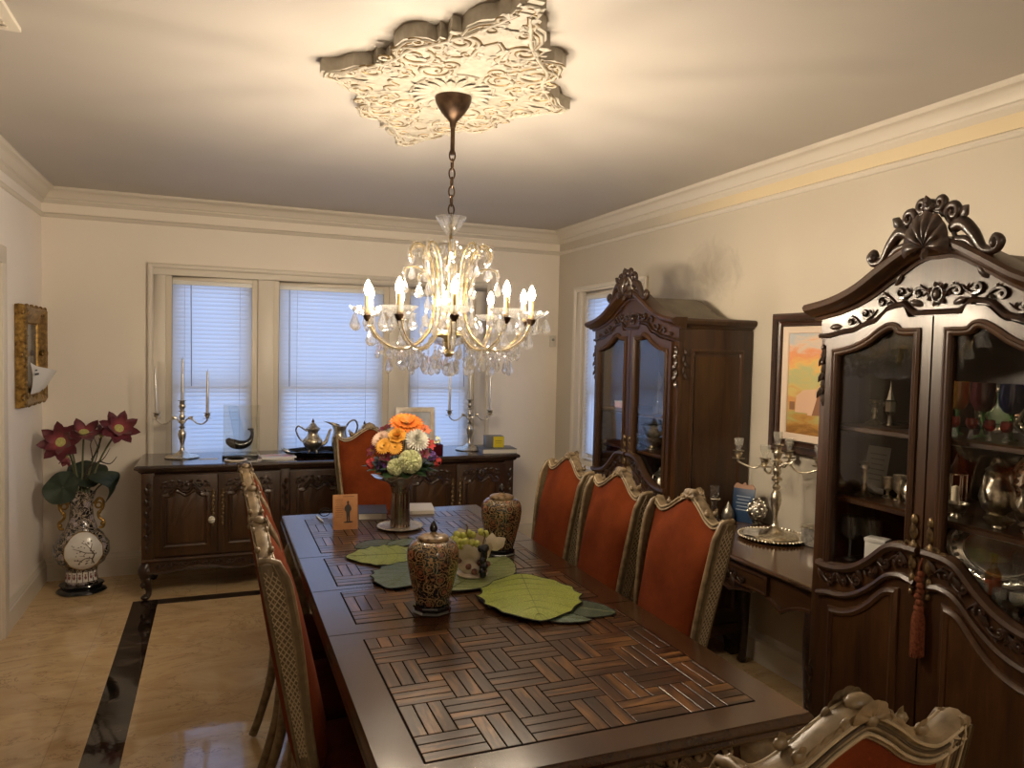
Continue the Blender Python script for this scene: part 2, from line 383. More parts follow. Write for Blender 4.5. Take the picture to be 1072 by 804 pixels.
wall('wall_back','y',YB,.14,XL-.14,XR+.14,[(a,b,Z0,Z1) for a,b in BW],M_wall)
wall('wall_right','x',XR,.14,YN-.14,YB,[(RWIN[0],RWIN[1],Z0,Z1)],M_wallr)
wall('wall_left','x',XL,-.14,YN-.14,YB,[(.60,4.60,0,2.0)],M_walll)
wall('wall_near','y',YN,-.14,XL,XR,[],M_wall)
# crown, picture rail and baseboards
rect=[(XL,YN),(XR,YN),(XR,YB),(XL,YB)]
plan=lambda a,b,d:(a,b,H-d)
crown=[(0,.0),(.085,.0),(.085,.012),(.078,.020),(.066,.024),(.050,.034),(.036,.054),(.030,.066),(.020,.070),(.020,.080),(.010,.092),(0,.100)]
struct(M().mould(rect,crown,True,mp=plan).build('trim_1',M_paint,smooth=30))
rail=[(0,.158),(.010,.160),(.018,.166),(.020,.174),(.014,.180),(.010,.186),(0,.190)]
struct(M().mould(rect,rail,True,mp=plan).build('trim_2',M_paint,smooth=30))
bprof=[(0,0),(.022,0),(.022,.112),(.017,.120),(.017,.128),(.011,.138),(.008,.150),(0,.158)]
up=lambda a,b,d:(a,b,d)
for nm,path in (('baseboard_back',[(XR,YB),(XL,YB)]),('baseboard_right',[(XR,YN),(XR,YB)]),('baseboard_left',[(XL,YB),(XL,4.69)]),('baseboard_near',[(XL,YN),(XR,YN)])):
    struct(M().mould(path,bprof,mp=up).build(nm,M_paint,smooth=30))
# wide cased opening on the left into an unlit hall
m=M()
for y in (4.645,.555): m.box((XL+.012,y,1.0),(.026,.09,2.0))
m.box((XL+.012,2.60,2.045),(.026,4.18,.09)); struct(m.build('trim_3',M_paint,bevel=.004))
m=M().box((XL-.07,4.594,1.0),(.16,.014,2.0)); m.box((XL-.07,.606,1.0),(.16,.014,2.0)); struct(m.build('trim_6',M_paint,bevel=.003))
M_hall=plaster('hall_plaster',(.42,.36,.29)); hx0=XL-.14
m=M(); m.box((hx0-1.0,2.6,-.05),(2.0,4.6,.1)); struct(m.build('floor_hall',wood('hall_boards',(.05,.025,.012),(.12,.06,.03),axis=1),smooth=0))
m=M(); m.box((hx0-2.05,2.6,1.2),(.1,4.6,2.4)); struct(m.build('wall_hall_left',M_hall,smooth=0))
for nm,y in (('wall_hall_back',4.95),('wall_hall_near',.25)): struct(M().box((hx0-1.0,y,1.2),(2.0,.1,2.4)).build(nm,M_hall,smooth=0))
struct(M().box((hx0-1.0,2.6,2.45),(2.0,4.8,.1)).build('ceiling_hall',M_hall,smooth=0))
# windows
M_slat=None
def slat_mat():
    t=NT('blind_slat'); a=t.n('ShaderNodeBsdfDiffuse',{'Color':(.80,.79,.76)}); b=t.n('ShaderNodeBsdfTranslucent',{'Color':(.82,.82,.80)}); mx=t.n('ShaderNodeMixShader',{0:.55}); t.t.links.new(a.outputs[0],mx.inputs[1]); t.t.links.new(b.outputs[0],mx.inputs[2]); t.t.links.new(mx.outputs[0],t.out.inputs[0]); return t.m
M_slat=slat_mat(); M_headrail=simple('blind_rail',(.72,.72,.70),.4); M_cord=simple('blind_cord',(.62,.62,.6),.7); M_sash=simple('sash_paint',(.66,.60,.50),.45)
def window(name,w,place,blabel,wand):
    """local: x along the wall, y = 0 at the inner wall face, +y to the outside"""
    def P(o): o.matrix_world=place; return o
    f=M(); h=Z1-Z0
    for x in (-w/2+.02,w/2-.02): f.box((x,.07,Z0+h/2),(.04,.14,h))
    f.box((0,.07,Z1-.015),(w-.08,.14,.03)); f.box((0,.07,Z0+.02),(w-.08,.14,.04))
    fr=f.build(name,M_sash,bevel=.003); fr.matrix_world=place; struct(fr)
    s=M()
    zr=1.285
    for (za,zb,y) in ((zr-.02,Z1-.03,.105),(Z0+.04,zr+.02,.075)):
        for x in (-w/2+.062,w/2-.062): s.box((x,y,(za+zb)/2),(.044,.03,zb-za))
        for z in (za+.02,zb-.02): s.box((0,y,z),(w-.168,.03,.04))
    s.build('window_sash',M_sash,fr,bevel=.003)
    g=M()
    for (za,zb,y) in ((zr+.02,Z1-.07,.105),(Z0+.08,zr-.02,.075)): g.box((0,y,(za+zb)/2),(w-.17,.004,zb-za))
    g.build('window_pane',M_pane,fr,smooth=0)
    b=thing('window_blind',blabel,'blind',group='white slat blinds at the windows'); b.matrix_world=place
    M().box((0,.024,Z1-.045),(w-.012,.034,.03)).build('head_rail',M_headrail,b,bevel=.003)
    sl=M(); pitch=.0290; n=int((Z1-.07-(Z0+.06))/pitch); ww=w/2-.010
    for i in range(n):
        z=Z1-.072-i*pitch; a=R(60)+random.uniform(-.03,.03); c,s_=math.cos(a)*.0172,math.sin(a)*.0172
        y=.024; sl.add([(-ww,y-c,z-s_),(ww,y-c,z-s_),(ww,y-.001,z+.0008),(-ww,y-.001,z+.0008),(ww,y+c,z+s_),(-ww,y+c,z+s_)],[(0,1,2,3),(3,2,4,5)])
    so=sl.build('slats',M_slat,b,smooth=60); 
    M().box((0,.024,Z0+.055),(w-.02,.022,.014)).build('bottom_rail',M_headrail,b,bevel=.003)
    c=M()
    for x in (-w*.3,w*.3): c.tube([(x,.0085,Z1-.06),(x,.0085,Z0+.06)],.0011,5)
    c.build('ladder_cord',M_cord,b)
    M().tube([(wand,.004,Z1-.06),(wand+.004,.003,1.30)],.0035,6).build('tilt_wand',simple('wand',(.33,.36,.42),.4),b)
    return fr
for i,((a,b),lab,wd) in enumerate(zip(BW,('narrow white slat blind behind the left candelabrum','wide white slat blind behind the silver teapots','narrow white slat blind behind the white picture frame, right of the bouquet'),(-.14,-.31,.2))):
    window('window_%d'%(i+1),b-a,Matrix.Translation(((a+b)/2,YB,0)),lab,wd)
window('window_4',RWIN[1]-RWIN[0],Matrix.Translation((XR,sum(RWIN)/2,0))@Matrix.Rotation(-PI/2,4,'Z'),'white slat blind on the right wall, mostly hidden behind the far cabinet',.2)
# casings
def casing(name,spans,x0,x1,place,z0=.66,z1=2.13):
    m=M(); edges=[x0]+[v for s_ in spans for v in s_]+[x1]
    for k in range(0,len(edges),2): 
        a,b=edges[k],edges[k+1]; m.box(((a+b)/2,-.010,(z0+Z1)/2),(b-a,.024,Z1-z0))
    m.box(((x0+x1)/2,-.010,(Z1+z1)/2),(x1-x0,.024,z1-Z1))
    e=[(x0,z0),(x0,z1),(x1,z1),(x1,z0)]
    m.mould(e,[(0,.02),(.012,.02),(.012,.034),(.004,.038),(-.010,.036),(-.020,.028),(-.024,.02)],mp=lambda a,b,d:(a,-d,b))
    m.box(((x0+x1)/2,-.030,Z0-.01),(x1-x0+.04,.06,.03))
    o=m.build(name,M_paint,bevel=.002); o.matrix_world=place; return struct(o)
casing('trim_4',BW,-.433,2.03,Matrix.Translation((0,YB,0)))
casing('trim_5',[(-(RWIN[1]-4.78),(4.78-RWIN[0]))],-.52,.52,Matrix.Translation((XR,4.78,0))@Matrix.Rotation(-PI/2,4,'Z'),z1=2.10)
# vent on the ceiling and a sensor in the corner
t=thing('ceiling_vent','white vent plate at the left edge of the ceiling','vent',(-.72,2.68,H))
M().box((0,0,-.008),(.27,.29,.016)).build('vent_frame',M_paint,t,bevel=.004)
m=M()
for k in range(7): m.box((0,-.105+k*.035,-.018),(.21,.022,.005),(R(25),0,0))
m.build('louvres',M_paint,t)
t=thing('wall_sensor','small pale sensor box high in the corner beside the right-hand window','sensor',(2.60,YB-.001,1.685))
M().box((0,-.012,0),(.05,.024,.095)).build('sensor_housing',simple('sensor_white',(.6,.57,.5),.5),t,bevel=.006)
M().ball((0,-.024,.012),(.013,.008,.013),10).build('sensor_lens',simple('sensor_lens',(.25,.24,.22),.3),t)
t=thing('fill_lamp','added fill lamp with clear glass shade on the ceiling behind the near chair','lamp',(.9,-.95,H))  # added fitting out of view, carries the soft fill light
M().lathe([(.0,-.030),(.05,-.028),(.11,-.018),(.13,-.004),(.13,0)],32).build('fill_lamp_base',M_brass,t)
M().lathe([(.002,-.150),(.06,-.142),(.105,-.115),(.125,-.070),(.120,-.018)],32,cap=False).build('fill_lamp_shade',M_cglass,t,smooth=80)
lamp=bpy.data.lights.new('fill_lamp_bulb','POINT'); lamp.shadow_soft_size=.035; lamp.energy=FILL; lamp.color=(1,.86,.70); lo=bpy.data.objects.new('fill_lamp_bulb',lamp); COL.objects.link(lo); lo.parent=t; lo.location=(0,0,-.085)
# world and camera
w=bpy.data.worlds.new('dusk'); sc.world=w; w.use_nodes=True; w.node_tree.nodes['Background'].inputs[0].default_value=(*SKY,1); w.node_tree.nodes['Background'].inputs[1].default_value=SKYS
cam=bpy.data.cameras.new('camera'); co=bpy.data.objects.new('camera',cam); COL.objects.link(co); sc.camera=co
yaw,pit,rol=CAM[:3]
fw=Vector((math.sin(yaw)*math.cos(pit),math.cos(yaw)*math.cos(pit),math.sin(pit))); r0=Vector((math.cos(yaw),-math.sin(yaw),0)); u0=r0.cross(fw)
rr=r0*math.cos(rol)+u0*math.sin(rol); uu=u0*math.cos(rol)-r0*math.sin(rol)
co.matrix_world=Matrix(((rr.x,uu.x,-fw.x,0),(rr.y,uu.y,-fw.y,0),(rr.z,uu.z,-fw.z,1.6),(0,0,0,1)))
cam.sensor_fit='HORIZONTAL'; cam.sensor_width=36; cam.lens=CAM[3]/1072*36; cam.clip_start=.05
vs=sc.view_settings; vs.view_transform='Standard'; vs.look='None'; vs.gamma=1; vs.exposure=EXPO; vs.use_curve_mapping=False
cy=sc.cycles; cy.use_denoising=True; cy.max_bounces=10; cy.diffuse_bounces=4; cy.glossy_bounces=5; cy.transmission_bounces=8; cy.transparent_max_bounces=24; cy.caustics_reflective=False; cy.caustics_refractive=False; cy.sample_clamp_indirect=3; cy.blur_glossy=.5
try: cy.denoiser='OPENIMAGEDENOISE'; cy.denoising_input_passes='RGB_ALBEDO_NORMAL'
except Exception: pass
# ------------------------------------------------------------------ furniture helpers
def cabriole(m,x,y,dx,dy,zt,r,s=.05):
    """curved leg: knee bulges along (dx,dy), ankle tucks in, foot scrolls out"""
    pts=[(x,y,zt),(x+dx*s*.55,y+dy*s*.55,zt*.86),(x+dx*s*.7,y+dy*s*.7,zt*.74),(x+dx*s*.25,y+dy*s*.25,zt*.45),(x-dx*s*.15,y-dy*s*.15,zt*.22),(x+dx*s*.1,y+dy*s*.1,zt*.09),(x+dx*s*.5,y+dy*s*.5,r*.62)]
    P=cat(pts,5); m.tube(P,[r*1.15,r*1.35,r*1.3,r*.95,r*.68,r*.66,r*.8],10)
    m.ball((x+dx*s*.55,y+dy*s*.55,r*.62),(r*.95,r*.95,r*.62),10)
def interp(tab,x):
    for (a,p),(b,q) in zip(tab,tab[1:]):
        if x<=b: return lerp(p,q,sstep(0,1,max(0,(x-a)/(b-a))))
    return tab[-1][1]
# ------------------------------------------------------------------ display cabinets
HW,CD=.45,.46
ARC=[(0,1.905),(.06,1.90),(.15,1.852),(.25,1.795),(.36,1.757),(.49,1.735)]
DTOP=[(0,1.735),(.085,1.735),(.105,1.765),(.15,1.760),(.22,1.715),(.32,1.685),(.43,1.668)]
_A=cat([(-x,z) for x,z in ARC[::-1]]+ARC[1:],8)
def poly_at(P,x):
    for (a,p),(b,q) in zip(P,P[1:]):
        if a<=x<=b: return lerp(p,q,(x-a)/max(1e-9,b-a))
    return P[0][1] if x<P[0][0] else P[-1][1]
def arc(x): return poly_at(_A,x)
def cabinet(loc,rz,label,shelves):
    c=thing('display_cabinet',label,'cabinet',loc,rz,'carved display cabinets')
    b=M(); t=.022
    for s in (-1,1):
        b.box((s*(HW-t/2),CD/2+.01,.93),(t,CD-.02,1.60))
        b.box((s*(HW-.022),.012,.93),(.044,.03,1.60))
    b.box((0,CD-.008,.93),(2*HW-.02,.014,1.60)); b.box((0,CD/2,.16),(2*HW-.03,CD-.02,.03)); b.box((0,CD/2,1.715),(2*HW-.03,CD-.02,.02)); b.box((0,CD/2,.70),(2*HW-.05,CD-.06,.02))
    b.build('carcass',M_wood,c,bevel=.003)
    # frieze board following the arch over the doors
    xs=[(-HW-.0009)+i*2*(HW+.0009)/48 for i in range(49)]
    poly=[(x,interp(DTOP,abs(x))-.004) for x in xs]+[(x,arc(x)+.01) for x in reversed(xs)]
    M().prism(poly,-.006,.03).build('frieze_board',M_wood,c,smooth=25)
    m=M(); f=front(-.006)
    m.mould([(x,interp(DTOP,abs(x))+.006) for x in xs],[(-.006,0),(.010,0),(.010,.008),(.003,.014),(-.006,.010)],y0=-.006)
    s0=front(-.006)
    for k in range(7): # cartouche
        a=2*PI*k/7; leaf2(m,math.cos(a)*.012,1.795+math.sin(a)*.016,a,.022,.010,s0,.003,.008)
    m.ball(s0(0,1.795,.008),(.012,.008,.016),10); m.tube([s0(.018*math.cos(2*PI*i/20),1.795+.023*math.sin(2*PI*i/20),.006) for i in range(20)],.003,6,True)
    for s in (-1,1):
        for (x,z,sz,fl) in ((.055,1.80,.036,1),(.115,1.808,.042,-1),(.185,1.782,.042,1),(.25,1.748,.036,-1),(.31,1.722,.03,1)):
            s_scroll(m,s*x,z,sz,fl,s0,.0055,.003,s)
        for (x,z,a) in ((.36,1.708,-.1),(.05,1.765,.3),(.15,1.83,2.2)): leaf2(m,s*x,z,a if s>0 else PI-a,.045,.012,s0,.002,.008)
    m.build('frieze_carving',M_carve,c,smooth=60)
    # arched cornice along the front and straight along the sides
    m=M(); prof=[(-.006,-.02),(-.006,.012),(.004,.016),(.006,.030),(.014,.038),(.017,.052),(.026,.066),(.038,.070),(.048,.062),(.053,.044),(.054,.0),(.054,-.02)]
    XE=.475; cx=[-XE+i*2*XE/56 for i in range(57)]
    m.mould([(x,arc(x)-.002) for x in cx],prof,y0=.0)
    for s in (-1,1):
        p2=[(HW-.012+d,z) for (z,d) in prof]
        zb=arc(XE)-.002; q=[(s*x_,zb+z_-0) for (z_,x_) in [(n_,HW-.014+max(d_,-.01)*.62) for (n_,d_) in prof]]
        m.prism(q,-.002,CD,'xz')
    m.build('cornice',M_wood,c,smooth=35)
    rp=[(x,arc(x)+.045-.02*abs(x)/.47) for x in cx]; rp=[(cx[0],1.74)]+rp+[(cx[-1],1.74)]
    # bonnet roof running back to the wall, dropping at the rear
    m=M(); ny=8
    def rf(u,v):
        x=-.455+.91*u; z=lerp(min(arc(x),1.885)+.036,1.775,sstep(.80,1.02,v)*.85); return Vector((x,.0+v*CD,max(1.765,z-.01)))
    m.grid(rf,40,12); m.build('roof',M_dust,c,smooth=50)
    # crest
    m=M(); g=front(-.042); zc=1.922
    shell(m,0,zc+.005,.088,.098,g,7,.012,.035)
    m.tube([g(math.cos(a)*.094*(1+.05*abs(math.sin(k*1.4))),zc+.006+math.sin(a)*.103*(1+.05*abs(math.sin(k*1.4))),.012) for k,a in enumerate([R(-10)+R(200)*i/26 for i in range(27)])],.008,7)
    for s in (-1,1):
        cv(m,cat([(s*.08,zc+.05),(s*.12,zc+.062),(s*.16,zc+.03),(s*.195,zc-.015),(s*.235,zc-.022),(s*.252,zc-.002),(s*.235,zc+.012),(s*.222,zc-.002)],5),[.016,.021,.018,.013,.012,.014,.012,.009],g,.008,9)
        m.ball(g(s*.236,zc-.004,.01),.019,9)
        cv(m,cat([(s*.10,zc+.02),(s*.14,zc+.012),(s*.175,zc-.02),(s*.2,zc-.045)],5),[.012,.012,.009,.006],g,.006,8)
        cv(m,volute(s*.085,zc+.098,.026,R(200) if s>0 else R(-20),-1.2*s),[.013,.012,.009],g,.008,8)
        cv(m,volute(s*.035,zc+.132,.02,R(-120) if s>0 else R(-60),1.1*s),[.012,.011,.009],g,.008,8)
        m.ball(g(s*.06,zc+.004,.018),(.017,.014,.017),9)
        cv(m,volute(s*.058,zc+.004,.018,R(90),1.2*s),.008,g,.02,7)
        leaf2(m,s*.11,zc+.075,R(40) if s>0 else R(140),.05,.02,g,.01,.01)
    m.ball(g(0,zc+.125,.012),(.03,.016,.022),10); leaf2(m,0,zc+.01,R(-90),.045,.018,g,.025,.012); leaf2(m,0,zc+.11,R(95),.045,.02,g,.02,.012)
    for v_ in m.v: v_.x*=.84
    m.build('crest',M_carve,c,smooth=60)
    # doors
    GB=[(-.358,.897),(-.30,.905),(-.24,.927),(-.18,.968),(-.125,1.018),(-.095,1.034),(-.06,1.04)]
    GT=[(-.06,1.675),(-.10,1.675),(-.122,1.68),(-.134,1.692),(-.15,1.694),(-.18,1.68),(-.23,1.648),(-.29,1.624),(-.358,1.61)]
    bot=cat(GB,5); top=cat(GT,4)
    for s in (-1,1):
        S=lambda p:(-s*p[0],p[1])
        inner=list(bot)+[(-.06,lerp(1.04,1.675,k/12)) for k in range(1,12)]+list(top)+[(-.358,lerp(1.61,.897,k/12)) for k in range(1,12)]
        fx=lambda x:lerp(-.408,-.003,(x+.358)/.298)
        outer=[]
        nb,nt=len(bot),len(top)
        for k,p in enumerate(inner):
            if k<nb: outer.append((fx(p[0]),.68))
            elif k<nb+11: outer.append((-.003,lerp(.68,interp(DTOP,.003)-.006,(k-nb+1)/12)))
            elif k<nb+11+nt: outer.append((fx(p[0]),interp(DTOP,abs(fx(p[0])))-.006))
            else: outer.append((-.408,lerp(interp(DTOP,.408)-.006,.68,(k-nb-11-nt+1)/12)))
        m=M().ring([S(p) for p in outer],[S(p) for p in inner],-.022,.0)
        m.box((s*.2055,-.011,.43),(.405,.022,.50))
        d=m.build('door',M_wood,c,smooth=30)
        m=M().prism([S(p) for p in inner],-.010,-.007); m.build('glass_pane',M_pane,d,smooth=0)
        m=M(); loop=[S(p) for p in inner]; sg=1 if s<0 else -1
        m.mould(loop if sg>0 else loop[::-1],[(-.001,0),(-.020,0),(-.022,.005),(-.014,.009),(-.010,.006),(-.004,.008),(.002,.004),(.004,-.006),(-.001,-.006)],True,y0=-.022)
        # carved sill and lower panel
        sl=[S((x,z-.014)) for x,z in bot]; sl=sl if s<0 else sl[::-1]
        m.mould([S((-.40,.885))]+sl+[S((-.01,1.026))] if s<0 else [S((-.01,1.026))]+sl+[S((-.40,.885))],[(-.014,0),(-.012,.012),(0,.022),(.012,.018),(.016,0)],y0=-.022)
        low=[S((x,z-.105)) for x,z in bot]; low=low if s<0 else low[::-1]
        m.mould([S((-.40,.78))]+low+[S((-.02,.925))] if s<0 else [S((-.02,.925))]+low+[S((-.40,.78))],[(-.010,0),(-.008,.010),(0,.015),(.010,.010),(.012,0)],y0=-.022)
        m.build('door_moulding',M_wood,d,smooth=40)
        m=M(); f2=front(-.022)
        fn=lambda tt:S((lerp(-.375,-.05,tt),interp([(-.375,.845),(-.30,.852),(-.24,.872),(-.18,.912),(-.125,.962),(-.05,.985)],lerp(-.375,-.05,tt))))
        carve_run(m,fn,6,.036,f2,.0055,.003,False)
        for k in range(9):
            p=fn(k/8); leaf2(m,p[0],p[1]-.02,(1.2 if k%2 else 2.0),.05,.013,f2,.002,.009)
        m.build('sill_carving',M_carve,d,smooth=60)
        pl=[S((x*.88-.028,z-.155)) for x,z in bot]; pl=pl if s<0 else pl[::-1]
        xa,xb=min(p[0] for p in pl),max(p[0] for p in pl)
        pts=[(xb,.235),(xa,.235)]; pts=[(pl[-1][0],.235),(pl[0][0],.235)]
        loop=pl+pts
        m=M().prism(loop,-.026,-.020)
        lp=loop if (sum((a[0]*b_[1]-b_[0]*a[1]) for a,b_ in zip(loop,loop[1:]+loop[:1]))>0) else loop[::-1]
        m.mould(lp,[(.018,0),(.016,.008),(.006,.012),(0,.008),(-.008,.006),(-.010,0)],True,y0=-.022)
        m.build('lower_panel',M_wood_pan,d,smooth=40)
        m=M(); x0=s*.028
        for (dz,r0) in ((.09,.012),(.05,.015),(0,.018),(-.045,.014),(-.09,.011),(-.13,.008)): m.ball(f2(x0,1.03+dz,.004),(r0,.008,r0*1.5),8)
        for dz in (.03,-.07): leaf2(m,x0,1.03+dz,R(90),.05,.012,f2,.004,.008); leaf2(m,x0,1.03+dz,R(-90),.05,.012,f2,.004,.008)
        cv(m,volute(x0+s*.02,1.04,.018,R(180),1.2),.005,f2,.006); cv(m,volute(x0+s*.045,1.028,.014,R(0),1.2),.005,f2,.006)
        m.build('escutcheon',M_brassd,d,smooth=60)
    # shelves
    for z in shelves:
        m=M().box((0,.235,z),(2*HW-.06,.40,.018)); m.mould([(-HW+.03,z),(HW-.03,z)],[(-.011,0),(-.006,.012),(.006,.012),(.011,0)],y0=.036); m.build('shelf',M_woodx,c,smooth=30)
    # base, feet, side panels, corner carvings
    m=M()
    pth=[(-HW-.004,CD),(-HW-.004,-.012),(HW+.004,-.012),(HW+.004,CD)]
    m.mould(pth,[(0,0),(-.022,.0),(-.024,.014),(-.012,.030),(-.006,.05),(0,.05)],mp=lambda a,b_,d_:(a,b_,.115+d_)); 
    ap=[(-HW,.16)]+[(x,.045+.05*math.cos(x/HW*PI*1.0)**2+.02*(abs(x)<.12)) for x in [ -HW+.08+i*(2*HW-.16)/24 for i in range(25)]]+[(HW,.16)]
    m.prism(ap[::1],-.02,.0); m.build('base_moulding',M_wood,c,smooth=35)
    for sx in (-1,1):
        for y in (0,CD-.06):
            m=M(); z0=.12
            o=[(0,z0),(.12,z0),(.10,.085),(.06,.07),(.045,.03),(.055,0),(-.012,0),(-.018,.04),(-.006,.085)]
            m.prism([(sx*(HW+.006-x_),z_) for x_,z_ in o],y-.022,y+.03)
            m.prism([(y-.02+x_ if y<.1 else y+.06-x_,z_) for x_,z_ in o],sx*(HW-.03),sx*(HW+.008),'yz'); m.build('foot',M_carve,c,smooth=35)
        m=M(); w0,w1=.07,CD-.06
        m.box((sx*(HW+.002),(w0+w1)/2,.93),(.006,w1-w0-.05,1.32))
        mm=lambda a,b_,d_:(sx*(HW+d_),a,b_)
        m.mould([(w0,.23),(w1,.23),(w1,1.63),(w0,1.63)],[(0,0),(0,.008),(.010,.012),(.020,.007),(.024,0)],True,mp=mm); m.build('side_panel',M_wood_pan,c,smooth=35)
        m=M(); f3=front(-.004); x0=sx*(HW-.018)
        for k in range(7): leaf2(m,x0+random.uniform(-.004,.004),1.64-k*.028,R(-90+18*(-1)**k),.045,.013,f3,.004,.012)
        for k in range(6): m.ball(f3(x0,1.635-k*.026,.008),(.010-.001*k,.008,.012),7)
        m.build('corner_carving',M_carve,c,smooth=60); m=M()
        for k in range(6): leaf2(m,x0+random.uniform(-.004,.004),.34+k*.03,R(90+18*(-1)**k),.045,.014,f3,.004,.012)
        m.build('corner_carving',M_carve,c,smooth=60); m=M()
        f4=lambda a,b_,d_:(sx*(HW+d_),a,b_)
        for k in range(5): leaf2(m,.03,1.63-k*.03,R(-90+18*(-1)**k),.045,.012,f4,.003,.010)
        m.build('corner_carving',M_carve,c,smooth=60)
    return c
M_brassd=noisy('dark_brass',(.05,.03,.015),(.22,.15,.07),80,.35,.6,bump=.3)
NEAR=(1.98,1.58); FAR=(2.185,3.650)
cabinet((NEAR[0],NEAR[1],0),-PI/2,'dark carved display cabinet nearest the camera, filled with glassware and silver',(1.36,1.115,.88))
cabinet((FAR[0],FAR[1],0),-PI/2,'dark carved display cabinet beyond the three right-hand chairs, standing against the wall',(1.255,1.045,.79))
# ------------------------------------------------------------------ sideboard
def sideboard():
    c=thing('sideboard','long dark carved sideboard under the windows with candelabra on top','sideboard',(.795,5.03,0))
    hw,dp,zt=1.222,.50,.815
    b=M(); b.box((0,dp/2,.505),(2*hw,dp,.62)); 
    b.build('carcass',M_wood,c,bevel=.004)
    m=M(); tp=[(-hw-.03,-.03),(hw+.03,-.03),(hw+.03,dp+.02),(-hw-.03,dp+.02)]
    m.prism(tp,zt,.845,'xy'); m.mould([(hw+.028,dp),(hw+.028,-.028),(-hw-.028,-.028),(-hw-.028,dp)],[(0,0),(.012,.004),(.016,.015),(.010,.026),(0,.03)][::-1],mp=lambda a,b_,d_:(a,b_,zt+d_))
    m.mould([(hw+.002,dp),(hw+.002,-.002),(-hw-.002,-.002),(-hw-.002,dp)],[(0,.03),(.022,.03),(.018,.018),(.006,.010),(0,0)],mp=lambda a,b_,d_:(a,b_,zt-.03+d_))
    m.build('top',M_top,c,smooth=30)
    f=front(0); spans=[(-1.163,-.79),(-.79,-.411),(-.351,.0),(.0,.351),(.411,.79),(.79,1.163)]
    z0,z1=.275,.778
    for i,(a,e) in enumerate(spans):
        a+=.002; e-=.002; w=e-a; cx=(a+e)/2
        m=M().box((cx,-.008,(z0+z1)/2),(w,.018,z1-z0)); d=m.build('door',M_wood,c,bevel=.003)
        m=M(); st=.055; xa,xb=a+st,e-st; zb=z0+.055; tz=.655
        topc=[(lerp(xa,xb,t),tz+interp([(0,0),(.12,.0),(.26,.035),(.36,.025),(.5,.004),(.64,.025),(.74,.035),(.88,0),(1,0)],t)) for t in [k/32 for k in range(33)]]
        loop=[(xa,zb),(xb,zb)]+topc[::-1]
        m.mould(loop,[(.016,0),(.015,.010),(.006,.016),(-.002,.010),(-.012,.008),(-.014,0)],True,y0=-.017); m.build('panel_moulding',M_wood,d,smooth=40)
        m=M().prism([(cx+(p[0]-cx)*.80,p[1]-.012 if p[1]>.5 else p[1]+.03) for p in loop],-.026,-.016); m.build('raised_panel',M_wood_pan,d,smooth=25,bevel=.004)
        m=M(); g=front(-.017)
        m.mould([(lerp(cx-w*.24,cx+w*.24,t),tz+.035+interp([(0,-.022),(.25,.012),(.42,-.012),(.5,-.018),(.58,-.012),(.75,.012),(1,-.022)],t)) for t in [k/24 for k in range(25)]],[(-.012,0),(-.008,.014),(.002,.020),(.011,.012),(.012,0)],y0=-.017)
        for s in (-1,1):
            for (x_,z_,sz,fl) in ((.035,.712,.026,1),(.085,.718,.028,-1),(.125,.705,.022,1)): s_scroll(m,cx+s*x_,z_,sz,fl,g,.0045,.002,s)
            for (x_,z_,a_) in ((.02,.735,.5),(.06,.74,.2),(.105,.74,-.3),(.05,.70,-.6),(.11,.69,-.9)): leaf2(m,cx+s*x_,z_,a_ if s>0 else PI-a_,.035,.010,g,.002,.007)
        shell(m,cx,.715,.022,.03,g,5,.004,.012)
        m.build('door_carving',M_carve,d,smooth=60)
        hx=e-.026 if i%2==0 else a+.026; m=M()
        for k in range(9): m.ball(g(hx+.003*(-1)**k,.655-k*.022,.003),(.010,.006,.014),7)
        for k in (0,4,8): leaf2(m,hx,.655-k*.022,R(90),.03,.010,g,.004,.006); leaf2(m,hx,.655-k*.022,R(-90),.03,.010,g,.004,.006)
        m.build('handle_plate',M_brassd,d,smooth=60)
        if i==0:
            m=M(); 
            for k in range(8): m.ball(g(hx-.008+.013*math.cos(k*.785),.49+.015*math.sin(k*.785),.008),.009,7)
            m.ball(g(hx-.008,.49,.016),.013,8); k_=m.build('key_tag',simple('pearl_tag',(.60,.57,.48),.3),d,smooth=60); k_['label']='pale beaded tag hanging at the door lock'
    # posts, apron, carving
    for x in (-1.190,-.381,.381,1.190):
        m=M(); w=.07 if abs(x)>1 else .056
        m.box((x,-.006,.515),(w,.016,.56)); m.build('post',M_wood,c,bevel=.002)
        m=M()
        for k in range(12): leaf2(m,x,.30+k*.036,R(90+16*(-1)**k),.05,.016,front(-.014),.002,.009)
        m.build('post_carving',M_carve,c,smooth=45)
    for s in (-1,1):
        m=M(); f4=lambda a,b_,d_:(s*(hw+d_),a,b_)
        m.mould([(.06,.28),(dp-.05,.28),(dp-.05,.75),(.06,.75)],[(0,0),(0,.008),(.012,.012),(.022,0)],True,mp=f4); m.build('side_moulding',M_wood,c,smooth=45)
    xs=[-hw+i*2*hw/60 for i in range(61)]
    ap=[(x,.165+.03*math.cos(x*PI*2/.9)**2) for x in xs]
    m=M().prism(ap+[(x,.25) for x in reversed(xs)],-.006,.03)
    m.mould(ap,[(-.004,0),(0,.012),(.010,.010),(.012,0)],y0=-.006)
    m.mould([(-hw,.247),(hw,.247)],[(-.012,0),(-.008,.016),(.004,.022),(.014,.012),(.014,0)],y0=-.002)
    m.build('apron',M_wood,c,smooth=35)
    m=M(); g=front(-.006)
    for i in range(34):
        x=lerp(-hw+.10,hw-.10,i/33); s_scroll(m,x,.212+.008*math.cos(x*7),.034,1 if i%2 else -1,g,.0055,.002,1 if x>0 else -1)
    m.build('apron_carving',M_carve,c,smooth=60)
